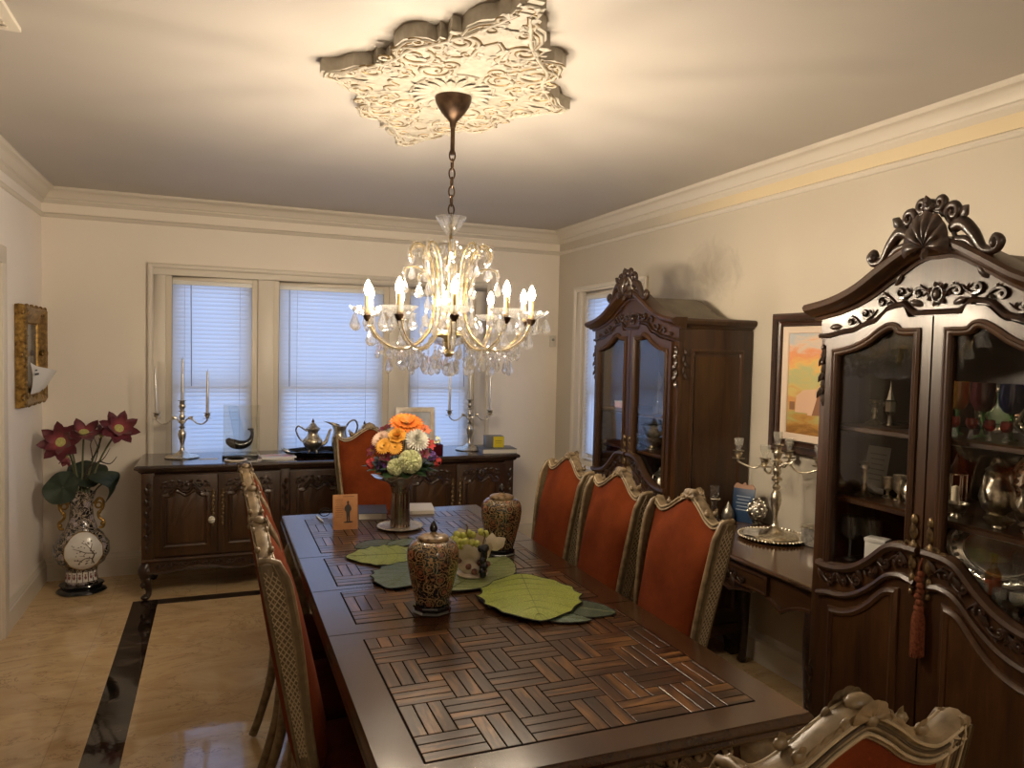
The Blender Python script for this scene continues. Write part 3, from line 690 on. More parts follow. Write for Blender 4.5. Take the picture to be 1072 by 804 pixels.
    for (x,y,dx,dy) in ((-hw+.03,.03,-.7,-.7),(hw-.03,.03,.7,-.7),(-hw+.04,dp-.05,-.5,.3),(hw-.04,dp-.05,.5,.3)):
        m=M(); cabriole(m,x,y,dx,dy,.235,.027,.04)
        if dy<0:
            for k in range(4): leaf2(m,x+dx*.02,.215-k*.03,R(-90+20*(-1)**k),.05,.02,front(y-.04+k*.006),.0,.012)
        m.build('leg',M_carve,c,smooth=60)
sideboard()
# ------------------------------------------------------------------ console table
def console():
    c=thing('console_table','dark carved console table standing between the two display cabinets','console table',(2.05,2.605,0),-PI/2)
    hw,dp,zt=.535,.55,.75
    m=M().prism([(-hw,0),(hw,0),(hw,dp),(-hw,dp)],zt-.022,zt,'xy')
    m.mould([(hw,dp),(hw,0),(-hw,0),(-hw,dp)],[(0,.022),(.006,.020),(.010,.012),(.006,.004),(0,0)],mp=lambda a,b_,d_:(a,b_,zt-.022+d_)); m.build('top',M_top2,c,smooth=30)
    m=M(); xs=[-.48+i*.96/48 for i in range(49)]
    ap=[(x,.585+.055*abs(math.sin((x/.48)*PI*1.5))**.9*(1 if abs(x)>.16 else .55)) for x in xs]
    m.prism(ap+[(x,.718) for x in reversed(xs)],.025,.045); m.mould(ap,[(-.004,0),(0,.010),(.010,.008),(.012,0)],y0=.025)
    for s in (-1,1): m.box((s*.48,.27,.665),(.02,.46,.11))
    m.box((0,.495,.665),(.96,.02,.11)); m.build('apron',M_woodx,c,smooth=35)
    d=M(); d.box((0,.020,.672),(.50,.016,.078)); d.mould([(-.25,.633),(.25,.633),(.25,.711),(-.25,.711)],[(0,0),(0,.004),(.008,.007),(.012,0)],True,y0=.012); d=d.build('drawer',M_woodx,c,smooth=35)
    m=M(); g=front(.012); m.ball(g(0,.668,.010),(.028,.016,.024),10)
    for s in (-1,1):
        for (x_,z_,sz,fl) in ((.045,.668,.036,1),(.095,.662,.032,-1)): s_scroll(m,s*x_,z_,sz,fl,g,.005,.004,s)
        leaf2(m,s*.02,.66,R(-40) if s>0 else R(220),.06,.016,g,.004,.01)
    m.build('drawer_pull',M_carve,d,smooth=60)
    for (x,y,dx,dy) in ((-.47,.05,-.6,-.6),(.47,.05,.6,-.6),(-.47,dp-.05,-.6,.3),(.47,dp-.05,.6,.3)):
        m=M(); cabriole(m,x,y,dx,dy,.64,.030,.045); m.build('leg',M_carve,c,smooth=60)
M_top2=wood('console_top',(.035,.016,.008),(.10,.048,.022),axis=0,rough=.18,coat=.35)
console()
# ------------------------------------------------------------------ dining table
TX0,TX1,TY0,TY1,TZ=.302,1.308,1.334,3.780,.76
def dining_table():
    cx,cy=(TX0+TX1)/2,(TY0+TY1)/2; hx,hy=(TX1-TX0)/2,(TY1-TY0)/2
    c=thing('dining_table','long dark parquetry dining table in the middle of the room','table',(cx,cy,0))
    m=M(); m.prism([(-hx,-hy),(hx,-hy),(hx,hy),(-hx,hy)],TZ-.042,TZ,'xy')
    m.mould([(-hx,-hy),(hx,-hy),(hx,hy),(-hx,hy)],[(0,.040),(-.006,.036),(-.010,.026),(-.006,.016),(-.012,.010),(-.006,0),(.004,0)],True,mp=lambda a,b,d:(a,b,TZ-.042+d))
    m.build('tabletop',M_border,c,smooth=35,bevel=.0)
    # section joints, sunken strings and the parquetry itself
    fields=[(1.42,2.10),(2.225,2.535),(2.605,2.965),(3.045,3.665)]; fx0,fx1=.392,1.222
    g=M()
    for y in (2.155,2.566,2.998): g.box((0,y-cy,TZ+.0001),(2*hx,.0022,.0008))
    for (ya,yb) in fields:
        g.box(((fx0+fx1)/2-cx,(ya+yb)/2-cy,TZ+.0001),(fx1-fx0,yb-ya,.0010))
    g.build('groove',M_groove,c,smooth=0)
    PW,PL,GP=.0345,.145,.0017
    A=3*PW; cell=A+PL
    for (ya,yb) in fields:
        q=M(); X0,X1,Y0,Y1=fx0+.003-cx,fx1-.003-cx,ya+.003-cy,yb-.003-cy
        def plank(x0,x1,y0,y1,mi):
            x0,x1,y0,y1=max(x0+GP,X0),min(x1-GP,X1),max(y0+GP,Y0),min(y1-GP,Y1)
            if x1-x0<.004 or y1-y0<.004: return
            z=TZ+.0006; w=.0009; h=TZ+.0013; q.cur=mi
            q.add([(x0,y0,z),(x1,y0,z),(x1,y1,z),(x0,y1,z),(x0+w,y0+w,h),(x1-w,y0+w,h),(x1-w,y1-w,h),(x0+w,y1-w,h)],[(4,5,6,7),(0,1,5,4),(1,2,6,5),(2,3,7,6),(3,0,4,7)])
        for i in range(-1,6):
            for j in range(-1,6):
                u,v=X0+i*cell,Y0+j*cell
                for k in range(3):
                    plank(u,u+PL,v+k*PW,v+(k+1)*PW,0); plank(u+PL+k*PW,u+PL+(k+1)*PW,v,v+PL,1)
                    plank(u+A,u+cell,v+PL+k*PW,v+PL+(k+1)*PW,0); plank(u+k*PW,u+(k+1)*PW,v+A,v+cell,1)
                plank(u+A,u+PL,v+A,v+PL,0)
        q.build('parquetry_panel',[M_pqx,M_pqy],c,smooth=0)
    # apron with carving, carved legs
    ix,iy=hx-.075,hy-.085; m=M()
    for s in (-1,1):
        m.box((s*ix,0,TZ-.085),(.025,2*iy,.09)); m.box((0,s*iy,TZ-.085),(2*ix,.025,.09))
    m.build('apron',M_border,c,bevel=.003)
    for s in (-1,1):
        m=M(); sd=lambda a,b,d,s=s:(s*(ix+.0125+d),a,b)
        for i in range(26): s_scroll(m,lerp(-iy+.1,iy-.1,i/25),TZ-.095,.042,1 if i%2 else -1,sd,.006,.003,1 if i>12 else -1)
        m.build('apron_carving',M_antique,c,smooth=60); m=M()
        en=lambda a,b,d,s=s:(a,s*(iy+.0125+d),b)
        for i in range(9): s_scroll(m,lerp(-ix+.12,ix-.12,i/8),TZ-.095,.042,1 if i%2 else -1,en,.006,.003,1 if i>4 else -1)
        m.build('apron_carving',M_antique,c,smooth=60)
    for sx in (-1,1):
        for sy in (-1,1):
            m=M(); cabriole(m,sx*(ix-.02),sy*(iy-.02),sx*.7,sy*.7,.68,.048,.085)
            for k in range(6):
                z=.66-k*.045; o=.050-.004*k
                sd=lambda a,b,d:(sx*(ix+.02-k*.004+d),a,b); leaf2(m,sy*(iy+.01),z,R(-90+25*(-1)**k),.085,.035,sd,.012,.018)
                en=lambda a,b,d:(a,sy*(iy+.02-k*.004+d),b); leaf2(m,sx*(ix+.01),z,R(-90+25*(-1)**k),.085,.035,en,.012,.018)
            m.build('leg',M_antique,c,smooth=60)
dining_table()
# ------------------------------------------------------------------ dining chairs
BT=[(0,1.134),(.10,1.130),(.30,1.108),(.52,1.078),(.72,1.064),(.86,1.076),(.95,1.088),(1.0,1.078)]
_B=cat([(-x,z) for x,z in BT[::-1]]+BT[1:],8)
def btop(u): return poly_at(_B,u)
def bhw(z): return .172+.030*sstep(.62,1.05,z)
def rec(z): return .185+.19*(z-.48)
def bp(x,z,d): return (x,rec(z)-d,z)
def wingd(z): return .014+.020*sstep(.55,.95,z)-.018*sstep(1.02,1.09,z)
def make_chair():
    c=thing('dining_chair','','chair',group='carved dining chairs')
    # back outline (clockwise from lower left over the top)
    zs=[.47+i*(1.068-.47)/26 for i in range(27)]
    left=[(-bhw(z),z) for z in zs]; us=[-1+i/24 for i in range(49)]
    topl=[(u*bhw(1.068),btop(u)) for u in us]
    path=left+topl[1:-1]+[(-x,z) for x,z in reversed(left)]
    m=M(); m.mould(path,[(.004,-.022),(.007,-.008),(.005,.004),(.001,.010),(-.003,.005),(-.006,.011),(-.011,.009),(-.014,0),(-.034,-.010),(-.040,-.018),(-.037,-.026),(-.028,-.022),(-.022,-.028),(-.012,-.023),(-.004,-.027)],mp=bp)
    f=m.build('back_frame',M_antique,c,smooth=40)
    def inset(w,d): 
        n=len(path); q=[]
        for i in range(n):
            a,b=path[max(i-1,0)],path[min(i+1,n-1)]; dx,dz=b[0]-a[0],b[1]-a[1]; L=math.hypot(dx,dz) or 1; q.append(bp(path[i][0]+dz/L*w,path[i][1]-dx/L*w,d))
        return q
    m=M(); m.tube(inset(-.001,.0105),.0028,6); m.tube(inset(.010,.0100),.0024,6); m.tube(inset(.030,-.0265),.0028,6); m.tube(inset(.006,-.0270),.0026,6); m.build('frame_line',M_cream,c,smooth=60)
    m=M(); m.tube(inset(.0045,.0068),.0022,6); m.tube(inset(.016,-.0262),.0026,6); m.build('frame_groove',M_glaze,c,smooth=60)
    for s in (-1,1):
        m=M(); n=30
        ed=[]
        for i in range(n+1):
            z=lerp(.47,1.078,i/n); ed.append((z,wingd(z)))
        st=len(m.v)
        for side in (0,1):
            xo=.0068 if side else -.014
            m.grid(lambda u,v,xo=xo:Vector(bp(s*(bhw(lerp(.47,1.078,u))+xo),lerp(.47,1.078,u),lerp(-.030,wingd(lerp(.47,1.078,u)),v))),n,4)
        m.tube([bp(s*(bhw(z)+.007),z,-.024) for z,_ in ed],.003,6)
        lt=M()
        for k in range(-4,30):
            for dr in (-1,1):
                pts=[]
                for i in range(7):
                    t=i/6; z=.60+k*.0185+dr*(t-.5)*.052
                    if not (.58<z<1.062): continue
                    pts.append(bp(s*(bhw(z)+.0074),z,lerp(-.022,wingd(z)-.016,t)))
                if len(pts)>1: lt.tube(pts,.0014,4)
        lt.build('lattice',M_cream,c,smooth=60)
        w=m.build('side_wing',M_lattice,c,smooth=60); w['label']='narrow outer side of the back with a carved lattice pattern'
        m=M(); m.tube([bp(s*(bhw(z)-.006),z,d) for z,d in ed]+[bp(s*(bhw(1.078)-.006),1.086,wingd(1.078)-.02),bp(s*(bhw(1.078)-.006),1.086,-.026)],.0085,8)
        m.tube([bp(s*(bhw(z)+.007),z,d-.014) for z,d in ed],.003,6)
        m.build('wing_moulding',M_antique,c,smooth=60)
    # upholstery, front and rear
    def fab(sign,base,bulge):
        def f(u,v):
            k_=.94 if sign>0 else .84; uu=lerp(-k_,k_,u); zt=btop(uu)-(.016 if sign>0 else .036); z=lerp(.46,zt,v); x=uu*bhw(z)
            q=(1-abs(2*u-1)**4)*(1-abs(2*v-1)**5)
            return Vector(bp(x,z,base+sign*bulge*q*(1.1-.35*v)))
        return f
    m=M(); m.grid(fab(1,.004,.062),18,22); m.build('back_cushion',M_velvet,c,smooth=80)
    m=M(); m.grid(fab(-1,-.020,.022),18,22); m.build('rear_upholstery',M_velvet,c,smooth=80)
    g=lambda x,z,d:bp(x,z,.008+d*.7); gb=lambda x,z,d:bp(x,z,-.022-d*.7)
    m=M()
    for mp in (g,gb):
        shell(m,0,1.128,.030,.026,mp,5,.004,.012); m.ball(mp(0,1.126,.010),(.011,.008,.009),8)
        for s in (-1,1):
            for (x,z,a) in ((.026,1.124,-.2),(.048,1.118,-.45),(.072,1.104,-.6)): leaf2(m,s*x,z-.004,a if s>0 else PI-a,.030,.0065,mp,.001,.004)
            m.ball(mp(s*.108,1.090,.002),(.012,.008,.009),8); leaf2(m,s*.100,1.088,R(60) if s>0 else R(120),.022,.008,mp,.002,.005); cv(m,volute(s*.036,1.120,.009,R(90),-1.1*s),[.004,.0035,.003],mp,.002,6)
    m.ball(bp(0,1.140,-.004),(.024,.017,.012),10)
    m.build('crest',M_antique,f,smooth=60)
    for s in (-1,1):
        m=M()
        for mp in (g,gb): cv(m,volute(s*.186,1.075,.012,R(90),-1.1*s),[.006,.005,.004],mp,.0,7)
        m.ball(bp(s*.192,1.080,-.007),(.010,.015,.010),8); m.build('ear_scroll',M_antique,c,smooth=60)
    # seat
    def st(u,v):
        a=2*PI*u; e=.28; cx_,sy_=math.copysign(abs(math.cos(a))**e,math.cos(a)),math.copysign(abs(math.sin(a))**e,math.sin(a))
        r=[.0,.55,.93,1,1,.985,.97][min(6,int(v*6+.01))]; z=[.505,.502,.488,.47,.44,.425,.42][min(6,int(v*6+.01))]
        y=-.035+sy_*.235*r; w=lerp(.204,.178,(y+.27)/.47)
        return Vector((cx_*w*r,y,z))
    m=M(); m.grid(st,48,6); m.build('seat',M_seat,c,smooth=70)
    m=M()
    m.mould([(-.178,.195),(-.203,-.264),(.203,-.264),(.178,.195)],[(0,.36),(.008,.364),(.010,.40),(.004,.428),(-.02,.43),(-.02,.36)],mp=lambda a,b,d:(a,b,d))
    m.box((0,.190,.40),(.36,.03,.07))
    for i in range(6): s_scroll(m,-.165+i*.066,.385,.03,1 if i%2 else -1,front(-.268),.005,.0,1 if i>2 else -1)
    m.build('seat_rail',M_antique,c,smooth=45)
    for s in (-1,1):
        m=M(); cabriole(m,s*.172,-.235,s*.35,-.8,.37,.026,.045); m.build('leg',M_antique,c,smooth=60)
        m=M(); m.tube(cat([(s*.172,rec(.52),.52),(s*.172,.19,.40),(s*.170,.205,.25),(s*.172,.245,.10),(s*.175,.275,.012)],5),[.021,.021,.018,.016,.017],8); m.build('leg',M_antique,c,smooth=60)
    return c
CH=make_chair()
chairs=[
 (.418,2.03,90,'rust velvet chair left of the table, nearest the camera, showing its lattice side'),
 (.418,2.48,90,'rust velvet chair left of the table, middle of the row of three'),
 (.415,2.95,90,'rust velvet chair left of the table, farthest of the row, nearest the sideboard'),
 (1.165,2.06,-90,'rust velvet chair right of the table, nearest the camera, before the console table'),
 (1.165,2.525,-90,'rust velvet chair right of the table, middle of the row of three'),
 (1.165,2.98,-90,'rust velvet chair right of the table, farthest of the row, beside the window'),
 (.835,4.03,0,'rust velvet chair at the far head of the table behind the bouquet'),
 (.80,1.045,180,'rust velvet chair at the near end of the table, cut by the frame')]
for i,(x_,y_,a_,lab) in enumerate(chairs):
    if i==0: CH.location=(x_,y_,0); CH.rotation_euler=(0,0,R(a_)); CH['label']=lab
    else: dup(CH,(x_,y_,0),R(a_),lab)
# ------------------------------------------------------------------ ceiling medallion
M_plast=noisy('medallion_plaster',(.33,.295,.235),(.45,.41,.34),30,.5)
M_giltline=noisy('gilt_lines',(.15,.09,.03),(.32,.22,.09),50,.4,.5)
M_edge=simple('medallion_edge',(.50,.42,.33),.6)
def medallion():
    c=thing('ceiling_medallion','ornate cream plaster ceiling medallion with gilt scrolls above the chandelier','medallion',(.80,2.685,H))
    ax,ay,zb=.475,.80,-.045
    Q=[(1,0),(.995,.035),(.94,.045),(.875,.075),(.80,.15),(.735,.165),(.665,.165),(.665,.245),(.60,.235),(.595,.315),(.565,.315),(.60,.38),(.605,.44),(.58,.50),(.52,.54),(.45,.555),(.375,.535),(.375,.585),(.32,.57),(.335,.66),(.265,.65),(.265,.72),(.215,.785),(.14,.815),(.125,.86),(.085,.88),(.085,.955),(.05,.96),(.045,1.0)]
    q=[(x*ax,y*ay) for x,y in Q]
    out=q+[(-x,y) for x,y in reversed(q)]+[(-x,-y) for x,y in q[1:]]+[(x,-y) for x,y in reversed(q[1:])]
    out=[out[0]]+[p for p,o in zip(out[1:],out) if (p[0]-o[0])**2+(p[1]-o[1])**2>1e-7]
    m=M().prism(out,zb,0,'xy'); m.build('plaster_base',M_plast,c,smooth=25)
    mp=lambda a,b,d:(a,b,zb-d*.6)
    m=M(); gl=M()
    def inside(x,y): return abs(x)/ax+abs(y)/ay<1.0
    m.tube([(x*.965,y*.965,zb) for x,y in out],.0055,6,True); m.tube([(x*.90,y*.90,zb) for x,y in out],.0035,6,True)
    gl.tube([(x*.935,y*.935,zb-.001) for x,y in out],.0022,5,True)
    for sx in (-1,1):
        for sy in (-1,1):
            def P(pts): return [(sx*x,sy*y) for x,y in pts]
            def stroke(pts,w):
                cv(m,P(pts),[w*.7,w,w,w*.8,w*.6],mp,.0,7)
                for sg in (-1,1):
                    q=[]
                    for i,p in enumerate(pts):
                        e=pts[min(i+1,len(pts)-1)]; f=pts[max(i-1,0)]; dx,dy=e[0]-f[0],e[1]-f[1]; L=math.hypot(dx,dy) or 1; q.append((p[0]-dy/L*w*1.05*sg,p[1]+dx/L*w*1.05*sg))
                    cv(gl,P(q),.0024,mp,.001,4)
            # long C and S scrolls, volutes at their ends
            for (cx,cy,r,a0,tn,w) in ((.215,.285,.080,20,1.35,.0085),(.105,.455,.055,200,-1.3,.008),(.315,.095,.048,60,-1.3,.008),(.125,.195,.062,150,1.2,.008),(.255,.190,.034,0,1.3,.006),(.055,.575,.032,30,1.3,.006),(.385,.045,.024,0,1.2,.005),(.165,.395,.028,90,-1.2,.006),(.145,.285,.030,180,1.3,.006),(.085,.265,.034,300,-1.2,.006),(.205,.145,.030,200,1.2,.006),(.06,.375,.026,120,1.2,.005),(.26,.29,.024,60,-1.2,.005),(.12,.345,.022,0,1.2,.004),(.19,.215,.022,100,-1.2,.004),(.045,.655,.022,200,1.2,.005),(.30,.235,.026,120,1.2,.005),(.235,.40,.026,20,1.2,.005)):
                stroke(volute(cx,cy,r,R(a0),tn,24),w)
                for k in range(3):
                    a=R(a0)+.4+k*.75; lx,ly=cx+r*1.02*math.cos(a),cy+r*1.02*math.sin(a)
                    if inside(lx*1.12,ly*1.12): leaf2(m,sx*lx,sy*ly,math.atan2(sy*math.sin(a+.7),sx*math.cos(a+.7)),.032,.010,mp,.0,.008)
            stroke(cat([(.02,.70),(.06,.61),(.10,.52),(.17,.42),(.24,.33),(.27,.22),(.34,.12),(.42,.02)],5),.008)
            stroke(cat([(.0,.50),(.04,.44),(.05,.36),(.10,.33),(.155,.345)],5),.0065); stroke(cat([(.20,.0),(.24,.035),(.20,.085),(.175,.12),(.20,.15)],5),.0065)
            for (x,y,a,L) in ((.03,.66,70,.05),(.06,.52,60,.055),(.03,.40,80,.07),(.09,.34,50,.06),(.16,.26,30,.055),(.05,.28,75,.08),(.20,.16,15,.06),(.17,.06,10,.08),(.27,.03,5,.07),(.36,.02,5,.05),(.02,.74,90,.03),(.13,.50,40,.045),(.28,.16,30,.045),(.19,.34,60,.04)):
                leaf2(m,sx*x,sy*y,math.atan2(sy*math.sin(R(a)),sx*math.cos(R(a))),L,.015,mp,.0,.011)
    for (x,y,w_) in ((0,.60,.04),(0,-.60,.04),(.34,0,.03),(-.34,0,.03)): shell(m,x,y,w_,w_,mp,5,.0,.012)
    m.build('scrollwork',M_plast,c,smooth=60)
    r=M()
    for k in range(20):
        a=2*PI*k/20; leaf2(r,.065*math.cos(a),.065*math.sin(a),a,.11 if k%2 else .085,.017,mp,.002,.014)
    r.tube([(.165*math.cos(2*PI*k/48)*.9,.20*math.sin(2*PI*k/48),zb) for k in range(48)],.006,6,True); r.lathe([(.0,zb-.010),(.06,zb-.010),(.075,zb-.005),(.08,zb)],32)
    for k in range(24): r.ball((.165*math.cos(2*PI*k/24)*.82,.182*math.sin(2*PI*k/24),zb-.002),.006,6)
    r.build('rosette',M_plast,c,smooth=60); gl.build('gilt_lines',M_giltline,c,smooth=60)
medallion()
# ------------------------------------------------------------------ chandelier
CX,CY=.812,2.70
def drop_mesh(L=.05,w=.014):
    m=M(); m.lathe([(.0006,0),(w*.28,-L*.12),(w*.62,-L*.38),(w*.98,-L*.66),(w*.92,-L*.8),(w*.55,-L*.94),(.0006,-L)],8,sy=.55,cap=False)
    m.ball((0,0,.008),.0058,6); return m
def chandelier():
    c=thing('chandelier','ten-armed crystal chandelier with lit candle bulbs hanging over the table','chandelier',(CX,CY,0))
    M().lathe([(.010,2.425),(.013,2.445),(.026,2.460),(.044,2.480),(.060,2.505),(.067,2.522),(.069,2.535),(.064,2.546)],32).build('canopy',M_bronze,c)
    M().lathe([(.0085,2.325),(.0085,2.43)],12).build('stem',M_bronze,c)
    ch=M(); z=2.335; k=0
    while z>2.07:
        pts=[(.011*math.cos(a),0,.021*math.sin(a)) for a in [2*PI*i/14 for i in range(14)]]
        if k%2: pts=[(0,x,zz) for x,_,zz in pts]
        ch.tube([(x,y,z-.012+zz) for x,y,zz in pts],.0032,6,True); z-=.0335; k+=1
    ch.build('chain',M_bronze,c,smooth=60)
    m=M(); m.lathe([(.007,2.050),(.016,2.030),(.032,2.052),(.054,2.090),(.058,2.095),(.050,2.090),(.026,2.058),(.007,2.046)],20,flute=(10,.06)); m.build('crystal_dish',M_cutglass,c,smooth=20)
    m=M(); m.tube([(0,0,2.075),(0,0,1.60)],.006,8); m.build('column',M_brass,c)
    m=M()
    for (z0,L,r) in ((2.00,.07,.020),(1.925,.085,.026),(1.835,.09,.022),(1.74,.08,.030)): m.lathe([(.007,z0),(r*.6,z0-L*.2),(r,z0-L*.55),(r*.55,z0-L*.85),(.007,z0-L)],10)
    m.lathe([(.010,1.655),(.05,1.650),(.075,1.64),(.05,1.62),(.012,1.605)],20,flute=(10,.06)); m.build('crystal_column',M_cutglass,c,smooth=15)
    m=M(); m.lathe([(.012,1.672),(.062,1.662),(.064,1.652),(.02,1.640),(.012,1.60),(.022,1.585),(.012,1.57)],20); m.build('hub',M_brass,c)
    prof=cat([(.150,1.930),(.158,1.955),(.140,1.984),(.108,1.978),(.078,1.93),(.062,1.84),(.060,1.75),(.082,1.665),(.145,1.607),(.220,1.602),(.285,1.645),(.313,1.705)],6)
    DR=drop_mesh(.060,.0190).build('tmp',M_crystal,smooth=0); dm=DR.data; bpy.data.objects.remove(DR)
    DS=drop_mesh(.044,.0145).build('tmp',M_crystal,smooth=0); ds=DS.data; bpy.data.objects.remove(DS)
    def drop(par,loc,me,rz=0):
        o=bpy.data.objects.new('crystal_drop',me); COL.objects.link(o); o.parent=par; o.location=loc; o.rotation_euler=(0,0,rz)
    # one arm along +x
    a=M(); a.tube([(x,-.0075,z) for x,z in prof],.0024,6); a.tube([(x,.0075,z) for x,z in prof],.0024,6); arm=a.build('arm',M_brass,c,smooth=60)
    g=M(); g.tube([(x,0,z) for x,z in prof],.0078,6)
    for i,(x,z) in enumerate(prof):
        if i%3==0: g.ball((x,0,z),(.0115,.011,.0115),6)
    g.build('glass_sleeve',M_cutglass,arm,smooth=30)
    ex,ez=prof[-1]
    M().lathe([(.006,ez-.012),(.014,ez-.002),(.018,ez+.010),(.010,ez+.016)],12,(ex,0,0)).build('cup',M_bronze,arm)
    m=M(); m.lathe([(.010,ez+.012),(.026,ez+.014),(.046,ez+.022),(.060,ez+.036),(.062,ez+.039),(.046,ez+.028),(.024,ez+.020),(.010,ez+.019)],24,(ex,0,0),flute=(12,.05)); m.build('bobeche',M_cutglass,arm,smooth=25)
    M().lathe([(.0098,ez+.016),(.0105,ez+.030),(.0100,ez+.082),(.006,ez+.083)],12,(ex,0,0)).build('candle_sleeve',simple('candle_cream',(.50,.34,.13),.5) if 'candle_cream' not in bpy.data.materials else bpy.data.materials['candle_cream'],arm)
    M().lathe([(.0055,ez+.082),(.0105,ez+.090),(.0130,ez+.101),(.0112,ez+.114),(.0058,ez+.127),(.0008,ez+.136)],12,(ex,0,0)).build('bulb',M_bulb,arm,smooth=80)
    for k in range(5):
        b=2*PI*k/5+.3; drop(arm,(ex+.055*math.cos(b),.055*math.sin(b),ez+.016),ds if k%2 else dm,b)
    drop(arm,(ex-.008,0,ez-.040),dm,.4); drop(arm,(.235,0,1.565),dm,.9); drop(arm,(.150,0,1.905),ds,.3)
    for k in range(10):
        al=R(3+36*k); dx,dy=-.287*math.cos(al)+.958*math.sin(al),-.958*math.cos(al)-.287*math.sin(al); an=math.atan2(dy,dx)
        if k==0: arm.rotation_euler=(0,0,an)
        else:
            o=copy_tree(arm,c); o.rotation_euler=(0,0,an)
    for k in range(14):
        b=2*PI*k/14; r=.130 if k%2 else .085; drop(c,(r*math.cos(b),r*math.sin(b),1.585 if k%2 else 1.560),dm,b)
    for k in range(5):
        b=2*PI*k/5+.4; drop(c,(.085*math.cos(b),.085*math.sin(b),1.92),dm,b)
    # short outward scrolls between the plumes, and the small hanging prisms
    for k in range(5):
        b=2*PI*k/5+.75; cb,sb=math.cos(b),math.sin(b); pr=cat([(.062,1.74),(.072,1.82),(.100,1.885),(.145,1.900),(.178,1.890),(.182,1.872)],5)
        m=M(); m.tube([(x*cb,x*sb,z) for x,z in pr],.0028,6); o=m.build('scroll_arm',M_brass,c,smooth=60)
        m=M(); m.tube([(x*cb,x*sb,z) for x,z in pr],.0066,6)
        for x,z in pr[::4]: m.ball((x*cb,x*sb,z),.0095,6)
        m.build('glass_sleeve',M_cutglass,o,smooth=30)
    pz=M()
    def small(x,y,z,L=.040,w=.012):
        pz.lathe([(.0006,z),(w*.5,z-L*.3),(w,z-L*.68),(w*.6,z-L*.93),(.0006,z-L)],7,(x,y,0),cap=False); pz.ball((x,y,z+.006),.0052,6); pz.ball((x,y,z+.016),.0045,6)
    for k in range(20):
        b=2*PI*k/20+.16; small(.265*math.cos(b),.265*math.sin(b),1.600 if k%2 else 1.615); small(.185*math.cos(b),.185*math.sin(b),1.575 if k%2 else 1.565,.048,.014)
    for k in range(12):
        b=2*PI*k/12; small(.085*math.cos(b),.085*math.sin(b),1.86 if k%2 else 1.80,.06,.013); small(.10*math.cos(b+.2),.10*math.sin(b+.2),1.70 if k%2 else 1.735,.055,.013)
    for k in range(5):
        b=2*PI*k/5+.75
        for dz in (.0,): small(.181*math.cos(b),.181*math.sin(b),1.852,.055,.016)
    po=pz.build('crystal_prism',M_crystal,c,smooth=20); po['kind']='stuff'
    m=M()
    for k in range(10):
        b0=2*PI*k/10+.05; b1=b0+2*PI/10
        for i in range(0,9):
            t=i/8; r=.215; zz=1.600-.040*math.sin(PI*t); an=lerp(b0,b1,t); m.ball((r*math.cos(an),r*math.sin(an),zz),.0060,6)
    m.build('bead_chain',M_crystal,c,smooth=20); m=M()
    for k in range(10):
        b0=2*PI*k/10+.05
        for i in range(0,10):
            t=i/9; zz=lerp(2.03,1.96,t)-.05*math.sin(PI*t); r=lerp(.01,.135,t); m.ball((r*math.cos(b0),r*math.sin(b0),zz),.0045,6)
    m.build('bead_chain',M_crystal,c,smooth=20)
    m=M(); m.tube([(0,0,1.58),(0,0,1.55)],.002,5); m.ball((0,0,1.522),.026,12); m.build('bottom_ball',M_crystal,c,smooth=0)
    return c
chandelier()
# ------------------------------------------------------------------ things on the dining table
TT=.7615
def jar_mat():
    t=NT('jar_enamel'); v=t.coord()
    vo=t.n('ShaderNodeTexVoronoi',{'Vector':v,'Scale':26.0,'Randomness':.8}); d=vo.outputs['Distance']
    ring=t.math('LESS_THAN',t.math('ABSOLUTE',t.math('SUBTRACT',t.math('FRACT',t.math('MULTIPLY',d,4.2)),.5)),.105)
    ns=t.noise(v,38,3,.6,2.2); lines=t.math('LESS_THAN',t.math('ABSOLUTE',t.math('SUBTRACT',ns,.5)),.024)
    core=t.math('LESS_THAN',d,.22)
    msk=t.math('MINIMUM',t.math('ADD',t.math('MULTIPLY',ring,t.math('LESS_THAN',d,.62)),lines),1.0)
    hue=t.ramp(t.n('ShaderNodeSeparateColor',{0:vo.outputs['Color']}).outputs[0],[(.35,(.36,.23,.10)),(.62,(.30,.12,.055)),(.8,(.31,.21,.09))])
    base=t.mix(t.math('GREATER_THAN',t.noise(v,14,2),.56),(.012,.012,.014),(.012,.035,.025))
    col=t.mix(msk,base,hue); col=t.mix(t.math('MULTIPLY',core,.75),col,(.28,.10,.05))
    t.bsdf(Base_Color=col,Roughness=.22,Coat_Weight=.4,Normal=t.bump(msk,.25,.002)); return t.m
M_jar=jar_mat()
def jar_lid_mat():
    t=NT('jar_lid_enamel'); v=t.coord(); vo=t.n('ShaderNodeTexVoronoi',{'Vector':v,'Scale':60.0})
    t.bsdf(Base_Color=t.ramp(vo.outputs['Distance'],[(.15,(.03,.012,.01)),(.35,(.16,.095,.04)),(.6,(.24,.16,.075))]),Roughness=.3); return t.m
M_jarlid=jar_lid_mat()
